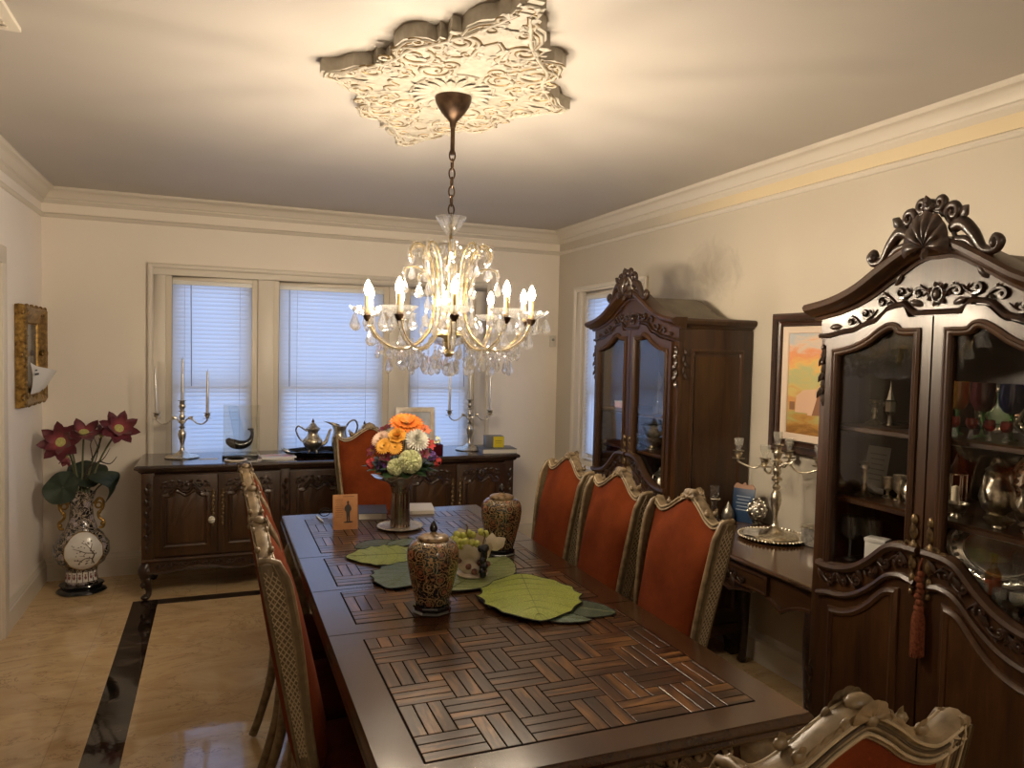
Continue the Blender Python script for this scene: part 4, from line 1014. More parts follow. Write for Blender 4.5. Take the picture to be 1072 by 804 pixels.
def jar(x,y,l1,l2):
    s=thing('jar_stand',l2,'stand',(x,y,TT),group='black jar stands')
    M().lathe([(.060,0),(.064,.004),(.058,.010),(.060,.018),(.064,.022),(.062,.027),(.05,.028)],8).build('stand_body',M_black,s,smooth=20)
    j=thing('ginger_jar',l1,'jar',(x,y,TT+.028),group='black and gold ginger jars')
    M().lathe([(.050,0),(.054,.004),(.060,.03),(.071,.075),(.080,.118),(.0835,.150),(.082,.172),(.074,.190),(.060,.201),(.050,.204)],40).build('jar_body',M_jar,j,smooth=70)
    M().lathe([(.046,.202),(.050,.206),(.049,.212),(.044,.216),(.030,.219),(.014,.221),(.012,.224),(.009,.228)],32).build('jar_lid',M_jarlid,j,smooth=50)
    M().lathe([(.006,.226),(.012,.232),(.013,.240),(.009,.252),(.003,.262),(.0005,.265)],12).build('finial',M_black,j)
jar(.642,2.263,'black and gold patterned lidded jar at the front of the table runner','round black wooden stand under the front lidded jar')
jar(1.088,2.825,'black and gold patterned lidded jar farther back, right of the grape basket','round black wooden stand under the far lidded jar')
# leaf runner
def leafmat(name,c1,c2):
    t=NT(name); v=t.coord(); vo=t.n('ShaderNodeTexVoronoi',{'Vector':v,'Scale':190.0}); n=t.noise(v,11,4,.6)
    col=t.mix(n,c1,c2); col=t.mix(t.math('MULTIPLY',t.math('LESS_THAN',vo.outputs['Distance'],.30),.5),col,tuple(min(1,k*1.9+.04) for k in c2))
    t.bsdf(Base_Color=col,Roughness=.38,Specular_IOR_Level=.7,Normal=t.bump(vo.outputs['Distance'],.5,.002)); return t.m
M_lime=leafmat('leaf_lime',(.15,.19,.022),(.31,.36,.055)); M_teal=leafmat('leaf_teal',(.05,.085,.065),(.13,.18,.13)); M_dkgr=leafmat('leaf_dark',(.018,.035,.022),(.05,.08,.05)); M_sage=leafmat('leaf_sage',(.13,.155,.055),(.24,.27,.11))
M_vein=simple('leaf_vein',(.13,.15,.05),.5); M_edgel=simple('leaf_edge',(.012,.014,.008),.7)
rn=thing('table_runner','green beaded leaf table runner laid diagonally across the table','table runner',(0,0,TT))
def runner_leaf(a,b,w,mat,lay,scal=7,sc_amp=.10,lobe=1.0,col=None,curve=0.0):
    A,B=Vector((*a,0)),Vector((*b,0)); L=(B-A).length; d=(B-A)/L; n=Vector((-d.y,d.x,0)); z=lay*.0022
    def hw(t): return w*(math.sin(PI*t**lobe)**.72)*(1-sc_amp*abs(math.sin(PI*scal*t)))
    mid=lambda t:A+d*(L*t)+n*(curve*math.sin(PI*t))
    N=56; P=[mid(i/N)+n*hw(i/N) for i in range(N+1)]; Q=[mid(i/N)-n*hw(i/N) for i in range(N+1)]
    m=M(); nv=6
    def f(u,v): 
        p=mid(u)+n*hw(u)*(2*v-1); 
        return Vector((p.x,p.y,z+.0022+.0022*(1-abs(2*v-1)**2)*math.sin(PI*u)+.0008*math.sin(u*40)*abs(2*v-1)))
    m.grid(f,N,nv); m.grid(lambda u,v:Vector(((mid(u)+n*hw(u)*(2*v-1)).x,(mid(u)+n*hw(u)*(2*v-1)).y,z)),N,2)
    o=m.build('leaf',mat,rn,smooth=60)
    if col: o['label']=col
    e=M(); loop=P+Q[::-1]; e.tube([(p.x,p.y,z+.0016) for p in loop],.0022,5,True); e.build('leaf_edging',M_edgel,o)
    v=M(); v.tube([tuple(mid(t)+Vector((0,0,z+.0044))) for t in [i/16*.94+.01 for i in range(17)]],[.0018,.0012,.0006],5)
    for k in range(1,scal+2):
        t=k/(scal+2)
        for s in (-1,1):
            h=hw(min(.98,t+.14))*.93; p0=mid(t); p1=mid(min(.98,t+.14))+n*s*h
            v.tube([tuple(p0.lerp(p1,q)+d*(.012*math.sin(PI*q)*-1)+Vector((0,0,z+.0040-.0012*q))) for q in (0,.25,.5,.75,1)],[.0012,.0009,.0005],4)
    v.build('leaf_vein',M_vein,o)
runner_leaf((.74,3.13),(.535,3.075),.085,M_dkgr,0,5,.05,col='dark green leaf')
runner_leaf((.66,3.03),(.80,3.15),.05,M_teal,1,5,.06,col='grey green leaf')
runner_leaf((.80,2.90),(.475,2.94),.155,M_lime,2,6,.10,1.0,'lime green leaf at the left end')
runner_leaf((.745,2.80),(.555,2.50),.13,M_teal,3,6,.10,col='grey green leaf')
runner_leaf((1.19,2.05),(1.02,2.20),.075,M_dkgr,1,4,.03,.9,'dark green pointed leaf at the right end')
runner_leaf((.93,2.115),(1.085,2.015),.045,M_teal,2,6,.05,.9,'grey green leaf')
runner_leaf((.74,2.41),(1.08,2.74),.135,M_sage,4,11,.05,.9,'sage green pleated leaf in the middle')
runner_leaf((1.045,2.50),(.925,2.035),.180,M_lime,6,6,.09,1.0,'large lime green leaf')
# grape basket
M_porc=noisy('porcelain_cream',(.60,.50,.38),(.78,.72,.62),18,.25)
BX,BY=.872,2.545; BZ=TT+.016
b=thing('porcelain_basket','small footed porcelain basket filled with grapes behind the front jar','basket',(BX,BY,BZ)); b.scale=(1.22,)*3
m=M()
def bk(u,v):
    a=2*PI*u; r=interp([(0,.018),(.15,.040),(.3,.047),(.45,.040),(.75,.056),(1,.066)],v)*(1+.07*math.cos(6*a)*v); return Vector((r*math.cos(a),r*math.sin(a)*.85,.095*v+.012*v*math.cos(6*a)))
m.grid(bk,48,12); m.lathe([(.045,0),(.047,.004),(.036,.008),(.02,.010)],24); m.build('bowl',M_porc,b,smooth=60)
m=M()
for k,(a,z) in enumerate(((200,.05),(240,.035),(280,.045),(320,.035),(260,.02),(300,.018))):
    x_,y_=.050*math.cos(R(a)),.043*math.sin(R(a)); m.ball((x_,y_,z),(.010,.008,.010),8)
m.build('painted_blossom',noisy('blossom_dark',(.05,.02,.02),(.3,.12,.08),90,.3),b,smooth=60)
for (x_,y_,a,h) in ((.052,-.012,15,.055),(.030,.035,60,.05),(-.005,.05,95,.062)):
    m=M(); leaf2(m,x_,.075,R(a+20),h,.022,lambda p,q,d,y_=y_:(p,y_-d,q),0,.006); leaf2(m,x_,.075,R(a+70),h*.9,.02,lambda p,q,d,y_=y_:(p,y_+.004-d,q),0,.006); m.build('porcelain_leaf',M_porc,b,smooth=60)
def grapes(label,pts,r,mat,loc):
    g=thing('grape_bunch',label,'grapes',loc); g.scale=(1.22,)*3
    for p in pts:
        m=M(); m.ball((0,0,0),(r,r,r*1.12),10); o=m.build('grape',mat,g,smooth=80); o.location=p
    m=M(); m.tube([(0,0,.02),(.008,.004,.045),(.004,.006,.055)],.0022,6); m.build('stem',simple('grape_stem',(.12,.08,.03),.6) if 'grape_stem' not in bpy.data.materials else bpy.data.materials['grape_stem'],g)
M_gg=simple('grape_green',(.42,.44,.10),.22,Subsurface_Weight=.2,Subsurface_Radius=(.01,.01,.004)); M_bg=simple('grape_black',(.008,.008,.016),.14)
random.seed(11)
gp=[(random.gauss(0,.020)-.002,random.gauss(0,.016),random.uniform(-.004,.028)) for _ in range(22)]+[(-.035+.006*k,-.020-.002*k,.010-.012*(k%2)) for k in range(5)]
grapes('bunch of green grapes piled on the left of the porcelain basket',gp,.0105,M_gg,(BX-.032,BY-.007,BZ+.120))
bgp=[(random.gauss(0,.009),-.004+random.gauss(0,.006),-.009*k+random.uniform(-.003,.003)) for k in range(9)]+[(random.gauss(0,.014),.004,.006) for _ in range(4)]
grapes('bunch of black grapes hanging over the front of the basket',bgp,.0105,M_bg,(BX+.014,BY-.071,BZ+.104))
# bouquet: charger, vase, flowers
VX,VY=.795,3.375; RZB=-.235
ch=thing('charger_plate','round silver plate with beaded rim under the flower vase','plate',(VX,VY,TT))
M().lathe([(.06,0),(.085,.003),(.100,.008),(.107,.011),(.104,.013),(.085,.009),(.02,.007)],48).build('plate_dish',M_silver_o,ch,smooth=40)
m=M()
for k in range(48): m.ball((.103*math.cos(2*PI*k/48),.103*math.sin(2*PI*k/48),.012),.004,6)
m.build('beaded_rim',M_silver_o,ch)
v=thing('flower_vase','tall fluted silver vase with flared slanted mouth holding the bouquet','vase',(VX,VY,TT+.0095),RZB)
m=M()
def vs_(u,w,off=0):
    a=2*PI*u; r=interp([(0,.047),(.06,.044),(.3,.042),(.62,.040),(.74,.046),(.88,.066),(1,.118)],w)-off
    r*=1+.035*math.cos(14*a)*(1-sstep(.75,.95,w)); e=sstep(.72,1,w); sx=1+.15*e; z=.255*w+e*(.020*math.cos(a)+.008*math.cos(4*a))
    return Vector((r*math.cos(a)*sx,r*math.sin(a)*(1-.15*e),z))
m.grid(lambda u,w:vs_(u,w),84,24); m.grid(lambda u,w:vs_(1-u,w,.003),84,24); m.lathe([(.046,0),(.046,.003)],24)
m.build('vase_body',noisy('fluted_silver',(.30,.26,.22),(.55,.50,.44),12,.16,1),v,smooth=50)
def petal(m,c,a,el,L,w,curl=.2,tip=.5,rot=None,base=.0):
    """petal from c outward at azimuth a, elevation el"""
    ca,sa=math.cos(a),math.sin(a); st=len(m.v)
    def f(u,vv):
        q=base+u*L; ww=w*(math.sin(PI*min(1,.08+u*.92))**tip)*(vv-.5); h=math.sin(el)*q-curl*L*u*u; o=math.cos(el)*q
        return Vector((o*ca-ww*sa,o*sa+ww*ca,h+abs(vv-.5)*w*.25))
    m.grid(f,5,2)
    if rot is not None: m.xf(rot,st)
    m.xf(Matrix.Translation(c),st)
def frame_to(d):
    return Vector((0,0,1)).rotation_difference(Vector(d).normalized()).to_matrix().to_4x4()
FC={'orange':(.85,.22,.02),'gold':(.85,.42,.05),'white':(.82,.80,.70),'lime':(.80,.82,.50),'burg':(.14,.008,.03),'red':(.45,.03,.03),'purple':(.10,.03,.20),'coral':(.75,.18,.08),'pink':(.80,.55,.42)}
FM={k:noisy('petal_'+k,tuple(c*.8 for c in v_),v_,60,.55,Sheen_Weight=.1) for k,v_ in FC.items()}
M_fstem=simple('flower_stem',(.05,.10,.025),.5); M_fcen=noisy('flower_centre',(.10,.05,.01),(.45,.25,.04),200,.7)
def flower(name,label,cat_,loc,dirn,kind,r,col,group=None):
    o=thing(name,label,cat_,loc,0,group); rot=frame_to(dirn); m=M(); ce=M()
    if kind=='gerbera':
        for ring_,n,L,el in ((0,22,r,R(14)),(1,20,r*.82,R(26)),(2,16,r*.5,R(45))):
            for k in range(n): petal(m,(0,0,0),2*PI*(k+.5*ring_)/n,el,L,r*.26,.22,.45,rot,r*.12)
        ce.ball((0,0,.004),(r*.22,r*.22,r*.12),10)
    elif kind=='rose':
        for ring_,n,L,el in ((0,7,r,R(22)),(1,6,r*.86,R(42)),(2,5,r*.70,R(60)),(3,4,r*.52,R(74)),(4,3,r*.36,R(84))):
            for k in range(n): petal(m,(0,0,0),2*PI*(k+.4*ring_)/n,el,L,r*.95*(1-.12*ring_),.30-.1*ring_,.35,rot)
    elif kind=='mum':
        for ring_ in range(6):
            n=24-3*ring_
            for k in range(n): petal(m,(0,0,r*.05*ring_),2*PI*(k+.5*ring_)/n,R(4+15*ring_),r*(1-.10*ring_),r*.17,.06,.4,rot,r*.08)
    elif kind=='ball':
        for k in range(150):
            z=1-1.6*(k+.5)/150; a=k*2.39996; q=math.sqrt(max(0,1-z*z)); d=Vector((q*math.cos(a),q*math.sin(a),z)); rt=rot@frame_to(d)
            for j in range(3): petal(m,rot@(d*r*.66),j*2.1+k,R(48),r*.50,r*.34,.1,.4,rt)
        ce.ball((0,0,0),r*.66,10)
    elif kind=='lily':
        for k in range(6): petal(m,(0,0,0),2*PI*k/6,R(42),r,r*.46,.42,.6,rot)
        for k in range(6): petal(ce,(0,0,0),2*PI*(k+.5)/6,R(70),r*.6,r*.05,.1,.5,rot)
    elif kind=='cluster':
        for k in range(9):
            z=random.uniform(.1,1); a=k*2.4; q=math.sqrt(1-z*z); d=Vector((q*math.cos(a),q*math.sin(a),z)); rt=rot@frame_to(d)
            for j in range(5): petal(m,rot@(d*r*.6),2*PI*j/5,R(30),r*.42,r*.30,.2,.5,rt)
            ce.ball(rot@(d*r*.62),r*.07,6)
    m.build('petals',FM[col],o,smooth=60)
    if ce.v: ce.build('flower_centre',M_fcen if kind!='ball' else FM[col],o)
    # stem down into the mouth of the vase
    q_=Vector(loc)-Vector((VX,VY,0)); tgt=Vector((VX+q_.x*.22,VY+q_.y*.22,TT+.215))-Vector(loc); s=M(); s.tube([tuple(Vector((0,0,-.004))),tuple(Vector((0,0,0))+tgt*.5+Vector((0,0,.012))),tuple(tgt)],.0028,6); s.build('stem',M_fstem,o)
    return o
random.seed(5)
def FP(px,py,t):
    """right offset, height, towards the room's near side, around the vase"""
    c,s=math.cos(RZB),math.sin(RZB); return (VX+px*c+t*s,VY+px*s-t*c,py)
def fl(name,label,c_,px,py,t,kind,r,col,g=None):
    loc=FP((px-420)/226,1.288-(py-435)*.00436,t); d=Vector(loc)-Vector((VX,VY,1.045)); d=d.normalized()+Vector((-.13,-.42,.05))
    flower(name,label,c_,loc,d,kind,r,col,g)
fl('gerbera','large bright orange gerbera at the top of the bouquet','flower',425,444,.02,'gerbera',.078,'orange')
fl('rose','open orange rose in the upper middle of the bouquet','flower',416,455,.09,'rose',.046,'gold')
fl('chrysanthemum','large white spiky chrysanthemum right of the orange rose','flower',436,459,.09,'mum',.056,'white')
fl('carnation','pale green ruffled carnation low in the front of the bouquet, the larger of two','flower',429,480,.13,'ball',.052,'lime')
fl('carnation','small pale green ruffled carnation left of the larger green one','flower',415,486,.125,'ball',.038,'lime')
fl('daisy','small orange daisy just below the orange rose','flower',414,466,.115,'gerbera',.034,'gold')
fl('daisy','golden orange daisy at the left of the bouquet','flower',403,465,.10,'gerbera',.040,'gold')
fl('daisy','pale pink edged daisy at the upper left of the bouquet','flower',399,459,.05,'gerbera',.044,'pink')
fl('lily','dark burgundy lily at the left edge of the bouquet','flower',392,472,.05,'lily',.046,'burg')
fl('lily','dark burgundy lily left of the small green carnation','flower',405,477,.10,'lily',.044,'burg')
fl('phlox','red blossom cluster at the lower left of the bouquet','flower',391,484,.07,'cluster',.036,'red')
fl('phlox','purple blossom cluster between the red cluster and green carnation','flower',402,487,.09,'cluster',.036,'purple')
fl('lily','coral red lily at the upper right of the bouquet','flower',443,451,.03,'lily',.048,'coral')
fl('lily','red lily right of the white chrysanthemum','flower',448,465,.06,'lily',.044,'red')
fl('lily','dark burgundy lily on the right above the purple cluster','flower',443,473,.10,'lily',.040,'burg')
fl('phlox','purple blossom cluster on the right side of the bouquet','flower',451,476,.08,'cluster',.030,'purple')
fl('phlox','red blossom cluster at the lower right of the bouquet','flower',456,482,.06,'cluster',.032,'red')
fl('phlox','yellow green buds sticking out at the right of the bouquet','flower',456,461,.03,'cluster',.026,'lime')
fl('lily','burgundy lily at the back left of the bouquet','flower',404,452,-.03,'lily',.05,'burg')
fl('daisy','orange daisy at the back right of the bouquet','flower',436,448,-.05,'gerbera',.05,'orange')
M_fleaf=noisy('bouquet_leaf',(.012,.028,.012),(.035,.07,.025),30,.4)
k=0
for (a,el,L) in ((200,.1,.15),(235,-.02,.15),(265,-.05,.14),(295,.0,.15),(330,.05,.15),(0,.15,.16),(60,.3,.13),(130,.3,.13),(170,.15,.15),(250,.35,.13),(310,.35,.13),(220,.4,.13)):
    g=thing('foliage_sprig','dark green leafy sprig among the bouquet flowers','leaf',(VX,VY,TT+.245),0,'green sprigs in the bouquet'); m=M(); aa=R(a)
    f_=lambda p,q,d:((p*math.cos(aa)-q*math.sin(aa)),(p*math.sin(aa)+q*math.cos(aa)),.04+p*el+d-p*p*.9)
    leaf2(m,.03,0,0,L,.045,f_,0,.01); leaf2(m,.05,.02,.45,L*.7,.035,f_,.004,.01); leaf2(m,.05,-.02,-.45,L*.7,.035,f_,.004,.01); m.build('leaves',M_fleaf,g,smooth=60)
    M().tube([(.05*math.cos(aa),.05*math.sin(aa),.043),(0,0,-.04)],.003,5).build('stem',M_fstem,g)
# card, books, pen and eyeglasses
cd=thing('greeting_card','orange brown standing card printed with a dark standing figure','card',(.548,3.405,TT+.001),R(-3))
tilt=Matrix.Rotation(R(-9),4,'X')
m=M().box((0,0,.080),(.112,.003,.160)).xf(tilt); m.build('card_face',noisy('card_orange',(.38,.15,.05),(.52,.26,.10),14,.5),cd)
m=M().prism([(-.03,0),(.03,0),(.012,.10),(-.012,.10)],.0,.003).xf(Matrix.Translation((0,.050,0))@Matrix.Rotation(R(22),4,'X')); m.build('easel_back',M_ink,cd)
m=M(); P=lambda pts:[(x_*.001+.012,z_*.001+.035) for x_,z_ in pts]
y0=-.0022
for sh in (cat([(-6,0),(-7,25),(-9,45),(-14,52),(-15,66),(-8,76),(-4,80),(-5,90),(0,96),(5,90),(4,80),(9,76),(14,66),(15,54),(9,46),(8,25),(8,0),(3,0),(1,30),(-1,0)],3,True),cat([(-22,-2),(-6,-5),(14,-4),(24,0),(10,3),(-8,2)],3,True)): m.prism(P(sh),y0,y0+.0006)
m.xf(tilt); m.build('printed_figure',simple('print_dark',(.035,.025,.02),.6),cd,smooth=0)
m=M()
for k in range(9): m.box((-.028,-.0018,.135-k*.0095),(.036-.004*(k%3),.0004,.0022))
m.box((.015,-.0018,.150),(.05,.0004,.003)); m.xf(tilt); m.build('printed_text',simple('print_text',(.20,.09,.04),.7),cd,smooth=0)
def book(name,label,loc,rz,size,cover,page=(.62,.58,.50)):
    o=thing(name,label,'book',loc,rz); L,W,T=size
    M().box((0.002,0,T/2),(L-.006,W-.008,T-.004)).build('pages',simple(name+'_page',page,.8),o)
    m=M(); m.box((0,0,.0012),(L,W,.0024)); m.box((0,0,T-.0012),(L,W,.0024)); m.box((-L/2+.0015,0,T/2),(.003,W,T)); m.build('cover',cover,o,bevel=.0006); return o
M_navy=simple('cover_navy',(.035,.040,.075),.45); M_grey=simple('cover_grey',(.10,.105,.12),.4)
book('book','thick navy blue hardcover book lying behind the orange card',(.722,3.665,TT),R(-100),(.20,.14,.032),M_navy)
book('book','slim pale book lying on the table right of the bouquet vase',(.985,3.715,TT),R(-100),(.19,.125,.018),simple('cover_pale',(.55,.52,.50),.5))
pn=thing('pen','white pen lying at the far left end of the table','pen',(.462,3.645,TT+.0045),R(96)); m=M(); m.lathe([(.001,-.07),(.004,-.06),(.0045,-.055),(.0045,.06),(.003,.065)],10,ax=(1,0,0)); m.build('barrel',simple('pen_white',(.75,.75,.75),.3),pn); M().box((.045,0,.005),(.035,.002,.0015)).build('clip',M_silver,pn)
eg=thing('eyeglasses','folded black eyeglasses beside the white pen','eyeglasses',(.525,3.70,TT),R(12)); m=M()
for s in (-1,1): m.tube([(s*.033+.026*math.cos(2*PI*k/18),0,.024+.020*math.sin(2*PI*k/18)) for k in range(18)],.0025,6,True)
m.tube([(-.008,0,.028),(0,0,.032),(.008,0,.028)],.0025,6); m.build('front_frame',M_black,eg)
for s in (-1,1): M().tube([(s*.060,0,.030),(s*.056,.010,.028),(-s*.02,.018+.006*s,.022),(-s*.055,.022+.006*s,.010)],.0024,6).build('temple',M_black,eg)
# ------------------------------------------------------------------ things on the sideboard
ST=.8455
def candelabrum(label,loc,rz,group,armr=.155,arms=(0,180),ztop=.375,zarm=.285,glass=False,scale=1):
    c=thing('candelabrum',label,'candelabrum',loc,rz,group)
    k=ztop/.375
    M().lathe([(.104,0),(.106,.006),(.098,.012),(.085,.014),(.06,.018),(.045,.026),(.030,.036),(.020,.046)],36).build('base',M_silver_o,c,smooth=50)
    M().lathe([(r,z*k) for r,z in [(.020,.044),(.012,.055),(.013,.066),(.010,.075),(.014,.10),(.023,.135),(.026,.155),(.020,.178),(.010,.19),(.018,.198),(.020,.205),(.010,.213),(.012,.225),(.024,.232),(.024,.24),(.012,.247),(.018,.262),(.020,.275),(.010,.29),(.010,.30),(.022,.306),(.022,.309),(.009,.312),(.017,.325),(.021,.342),(.016,.352)]],24).build('stem',M_silver_o,c,smooth=50)
    def cup(x,y,z):
        M().lathe([(.004,z-.040),(.030,z-.036),(.030,z-.034),(.008,z-.032),(.015,z-.022),(.019,z-.010),(.013,z-.003),(.026,z),(.027,z+.003),(.012,z+.003),(.011,z-.006)],20,(x,y,0)).build('candle_cup',M_silver_o,c,smooth=50)
    tops=[(0,0,ztop)]; cup(0,0,ztop)
    for a in arms:
        ca,sa=math.cos(R(a)),math.sin(R(a)); zz=zarm*1.0
        pts=cat([(.010,zz-.05),(.035,zz-.028),(.062,zz-.034),(.090,zz-.058),(.125,zz-.062),(armr-.004,zz-.042),(armr,zz-.03)],5)
        m=M(); m.tube([(x*ca,x*sa,z) for x,z in pts],[.006,.005,.0048,.0048,.006],8); m.ball((.062*ca,.062*sa,zz-.03),.007,6); leaf2(m,.03,zz-.03,.4,.04,.010,lambda x,z,d:(x*ca-d*sa,x*sa+d*ca,z),.002,.006); m.build('arm',M_silver_o,c,smooth=60)
        cup(armr*ca,armr*sa,zz+.010); tops.append((armr*ca,armr*sa,zz+.010))
    out=[]
    for (x,y,z) in tops:
        q=Matrix.Rotation(rz,3,'Z')@Vector((x,y,z))+Vector(loc); out.append(q)
    return c,out
M_wax=simple('candle_silver',(.60,.58,.54),.3,.55)
def candle(label,p,h,group,lean=0):
    c=thing('candle',label,'candle',(p.x,p.y,p.z-.006),0,group); c.rotation_euler=(0,lean,0)
    M().lathe([(.0095,0),(.0092,h*.3),(.0062,h*.97),(.003,h),(.0006,h+.001)],12).build('taper',M_wax,c,smooth=50); M().tube([(0,0,h),(.001,0,h+.010)],.0009,5).build('wick',M_ink,c)
_,tp=candelabrum('three-branched silver candelabrum at the left end of the sideboard',(-.215,5.32,ST),R(-8),'three-branched sideboard candelabra')
for p,l,ln in zip(tp,('tall silver taper in the middle of the left candelabrum','silver taper on the right arm of the left candelabrum','silver taper on the left arm of the left candelabrum, leaning'),(0,.0,-.04)): candle(l,p,.285 if ln==0 else .30,'silver taper candles',ln)
_,tp=candelabrum('three-branched silver candelabrum at the right end of the sideboard',(1.77,5.30,ST),R(-8),'three-branched sideboard candelabra')
for p,l in zip(tp,('tall silver taper in the middle of the right candelabrum','silver taper on the right arm of the right candelabrum','silver taper on the left arm of the right candelabrum')): candle(l,p,.30,'silver taper candles')
# black bird-like sculpture in a clear case
cs=thing('display_case','clear acrylic display box on the sideboard over a black curved figure','display case',(.150,5.27,ST))
m=M(); w,d,h=.225,.15,.33
for s in (-1,1): m.box((s*w/2,0,h/2+.02),(.003,d,h)); m.box((0,s*d/2,h/2+.02),(w,.003,h))
m.box((0,0,h+.02),(w,d,.003)); m.build('acrylic_cover',M_cglass,cs,smooth=0); M().box((0,0,.010),(w+.015,d+.015,.020)).build('case_base',M_black,cs,bevel=.002)
fg=thing('whale_figurine','glossy black curved figurine with raised tail on a clear foot inside the case','figurine',(.150,5.25,ST+.021))
m=M(); m.tube(cat([(-.085,0,.108),(-.075,0,.088),(-.045,0,.070),(0,0,.062),(.040,0,.075),(.062,0,.105),(.068,0,.140),(.062,0,.165)],6),[.012,.026,.032,.030,.024,.014,.010,.012],14); m.ball((.058,0,.166),(.022,.012,.008),10); m.build('figure_body',M_black,fg,smooth=80)
M().lathe([(.035,0),(.036,.006),(.012,.014),(.010,.03),(.026,.040)],16).build('clear_foot',M_cglass,fg)
ds=thing('coaster','small round pale stone disc in front of the clear display box','coaster',(.112,5.10,ST)); M().lathe([(.066,0),(.070,.003),(.070,.010),(.066,.013),(.0,.013)],32).build('disc',M_porc,ds,smooth=30); M().lathe([(.058,.013),(.058,.0145),(.052,.0145),(.052,.013)],32).build('rim_line',M_brassd,ds)
pp=thing('note_paper','small white sheet of paper lying beside the left candelabrum','paper',(-.055,5.22,ST+.0004)); M().box((0,0,0),(.12,.06,.0008)).build('sheet',M_white,pp,smooth=0)
for i,(x_,y_,rz,w,d,t_,c_,lab) in enumerate(((.372,5.15,8,.22,.15,.010,(.70,.66,.70),'glossy white magazine on top of the pile right of the clear case'),(.365,5.155,-4,.23,.16,.008,(.30,.20,.26),'dark purple magazine at the bottom of the pile right of the clear case'))[::-1]):
    z=ST+(0 if i==0 else .0082)
    o=thing('magazine',lab,'magazine',(x_,y_,z),R(rz)); M().box((0,0,t_/2),(w,d,t_)).build('pages',M_white,o); m=M(); m.box((0,0,t_+.0003),(w,d,.0006)); m.build('cover',simple('mag_cover%d'%i,c_,.25),o)
    m=M(); m.box((-.03,.02,t_+.0008),(.10,.03,.0004)); m.box((.06,-.03,t_+.0008),(.06,.05,.0004)); m.build('cover_print',simple('mag_print%d'%i,(.45,.12,.18) if i else (.5,.45,.5),.3),o,smooth=0)
# silver tea service on a dark tray
tr=thing('serving_tray','dark oval tray with raised wavy rim carrying the silver tea service','tray',(.72,5.27,ST))
m=M(); W_,D_=.29,.16
def trf(u,v):
    a=2*PI*u; r=interp([(0,.0),(.7,.88),(.85,.94),(1,1.06)],v)*(1+.03*math.cos(12*a)*sstep(.8,1,v)); return Vector((W_*r*math.cos(a),D_*r*math.sin(a),.004+.030*sstep(.8,1,v)))
m.grid(trf,72,10); m.lathe([(.20,0),(.24,.003)],40,sy=.6); m.build('tray_dish',simple('tray_dark',(.012,.011,.012),.25,.4),tr,smooth=60)
for s in (-1,1): M().tube(cat([(s*.262,-.05,.03),(s*.30,-.04,.045),(s*.31,0,.048),(s*.30,.04,.045),(s*.262,.05,.03)],5),.006,8).build('tray_handle',M_silver_o,tr)
def pot(label,loc,rz,k,lid=True,group='silver tea service pieces',spout=True):
    c=thing('teapot' if lid else 'pitcher',label,'teapot' if lid else 'pitcher',loc,rz,group)
    if lid: pr=[(.018,.022),(.030,.030),(.050,.048),(.070,.078),(.076,.100),(.070,.120),(.052,.142),(.040,.158),(.038,.175),(.050,.196),(.058,.205)]
    else: pr=[(.030,.018),(.042,.030),(.054,.060),(.057,.085),(.052,.115),(.044,.145),(.044,.170),(.052,.195)]
    m=M(); m.lathe([(r*k,z*k) for r,z in pr],32,flute=(12,.022)); m.build('pot_body',M_silver_o,c,smooth=60)
    if lid:
        M().lathe([(r*k,z*k) for r,z in [(.058,.204),(.050,.212),(.036,.222),(.028,.234),(.018,.246),(.010,.252)]],24).build('lid',M_silver_o,c); M().lathe([(r*k,z*k) for r,z in [(.004,.250),(.011,.258),(.009,.268),(.004,.276),(.001,.286)]],12).build('finial',M_bronze,c)
        m=M(); m.tube([(x*k,0,z*k) for x,z in cat([(.060,.075),(.095,.095),(.112,.135),(.128,.185),(.140,.200)],5)],[.018*k,.014*k,.010*k,.009*k],10); m.build('spout',M_silver_o,c)
        hp=[(-.045,.185),(-.075,.205),(-.110,.225),(-.128,.200),(-.118,.160),(-.095,.120),(-.068,.098)]
    else:
        def lip(u,v): 
            a=PI*(u-.5); return Vector(((.040+.045*v)*math.cos(a)*k*(1+.4*v*math.cos(a)),(.050-.018*v)*math.sin(a)*k,(.188+.030*v*math.cos(a)+.012*v)*k))
        M().grid(lip,16,4).build('lip',M_silver_o,c)
        hp=[(-.045,.190),(-.070,.225),(-.105,.232),(-.122,.195),(-.112,.150),(-.085,.110),(-.052,.085)]
    M().tube([(x*k,0,z*k) for x,z in cat(hp,6)],.0062*k,8).build('handle',M_silver_d,c)
    for a in (45,135,225,315):
        m=M(); ca,sa=math.cos(R(a)),math.sin(R(a)); m.tube([(.030*k*ca,.030*k*sa,.040*k),(.042*k*ca,.042*k*sa,.022*k),(.036*k*ca,.036*k*sa,.010*k),(.046*k*ca,.046*k*sa,.004)],[.008*k,.006*k,.0045*k,.006*k],7); m.build('foot',M_silver_o,c)
    return c
TZ2=ST+.0045
pot('large lidded silver teapot with dark handle at the left of the tray',(.615,5.25,TZ2),R(-5),.88)
pot('open silver pitcher with curled handle in the middle of the tray',(.800,5.27,TZ2),R(175),1.0,False)
pot('smaller lidded silver teapot at the right of the tray behind the head chair',(.975,5.28,TZ2),R(175),.80)
fo=thing('serving_fork','thin dark serving fork leaning on the left rim of the tray','fork',(.46,5.27,ST+.012),R(200)); m=M(); m.tube([(-.07,0,0),(0,0,.008),(.06,0,.024)],.003,6)
for s in (-1,0,1): m.tube([(.06,0,.024),(.075,s*.006,.026),(.10,s*.007,.030)],.0016,5)
m.build('fork_body',M_silver_d,fo)
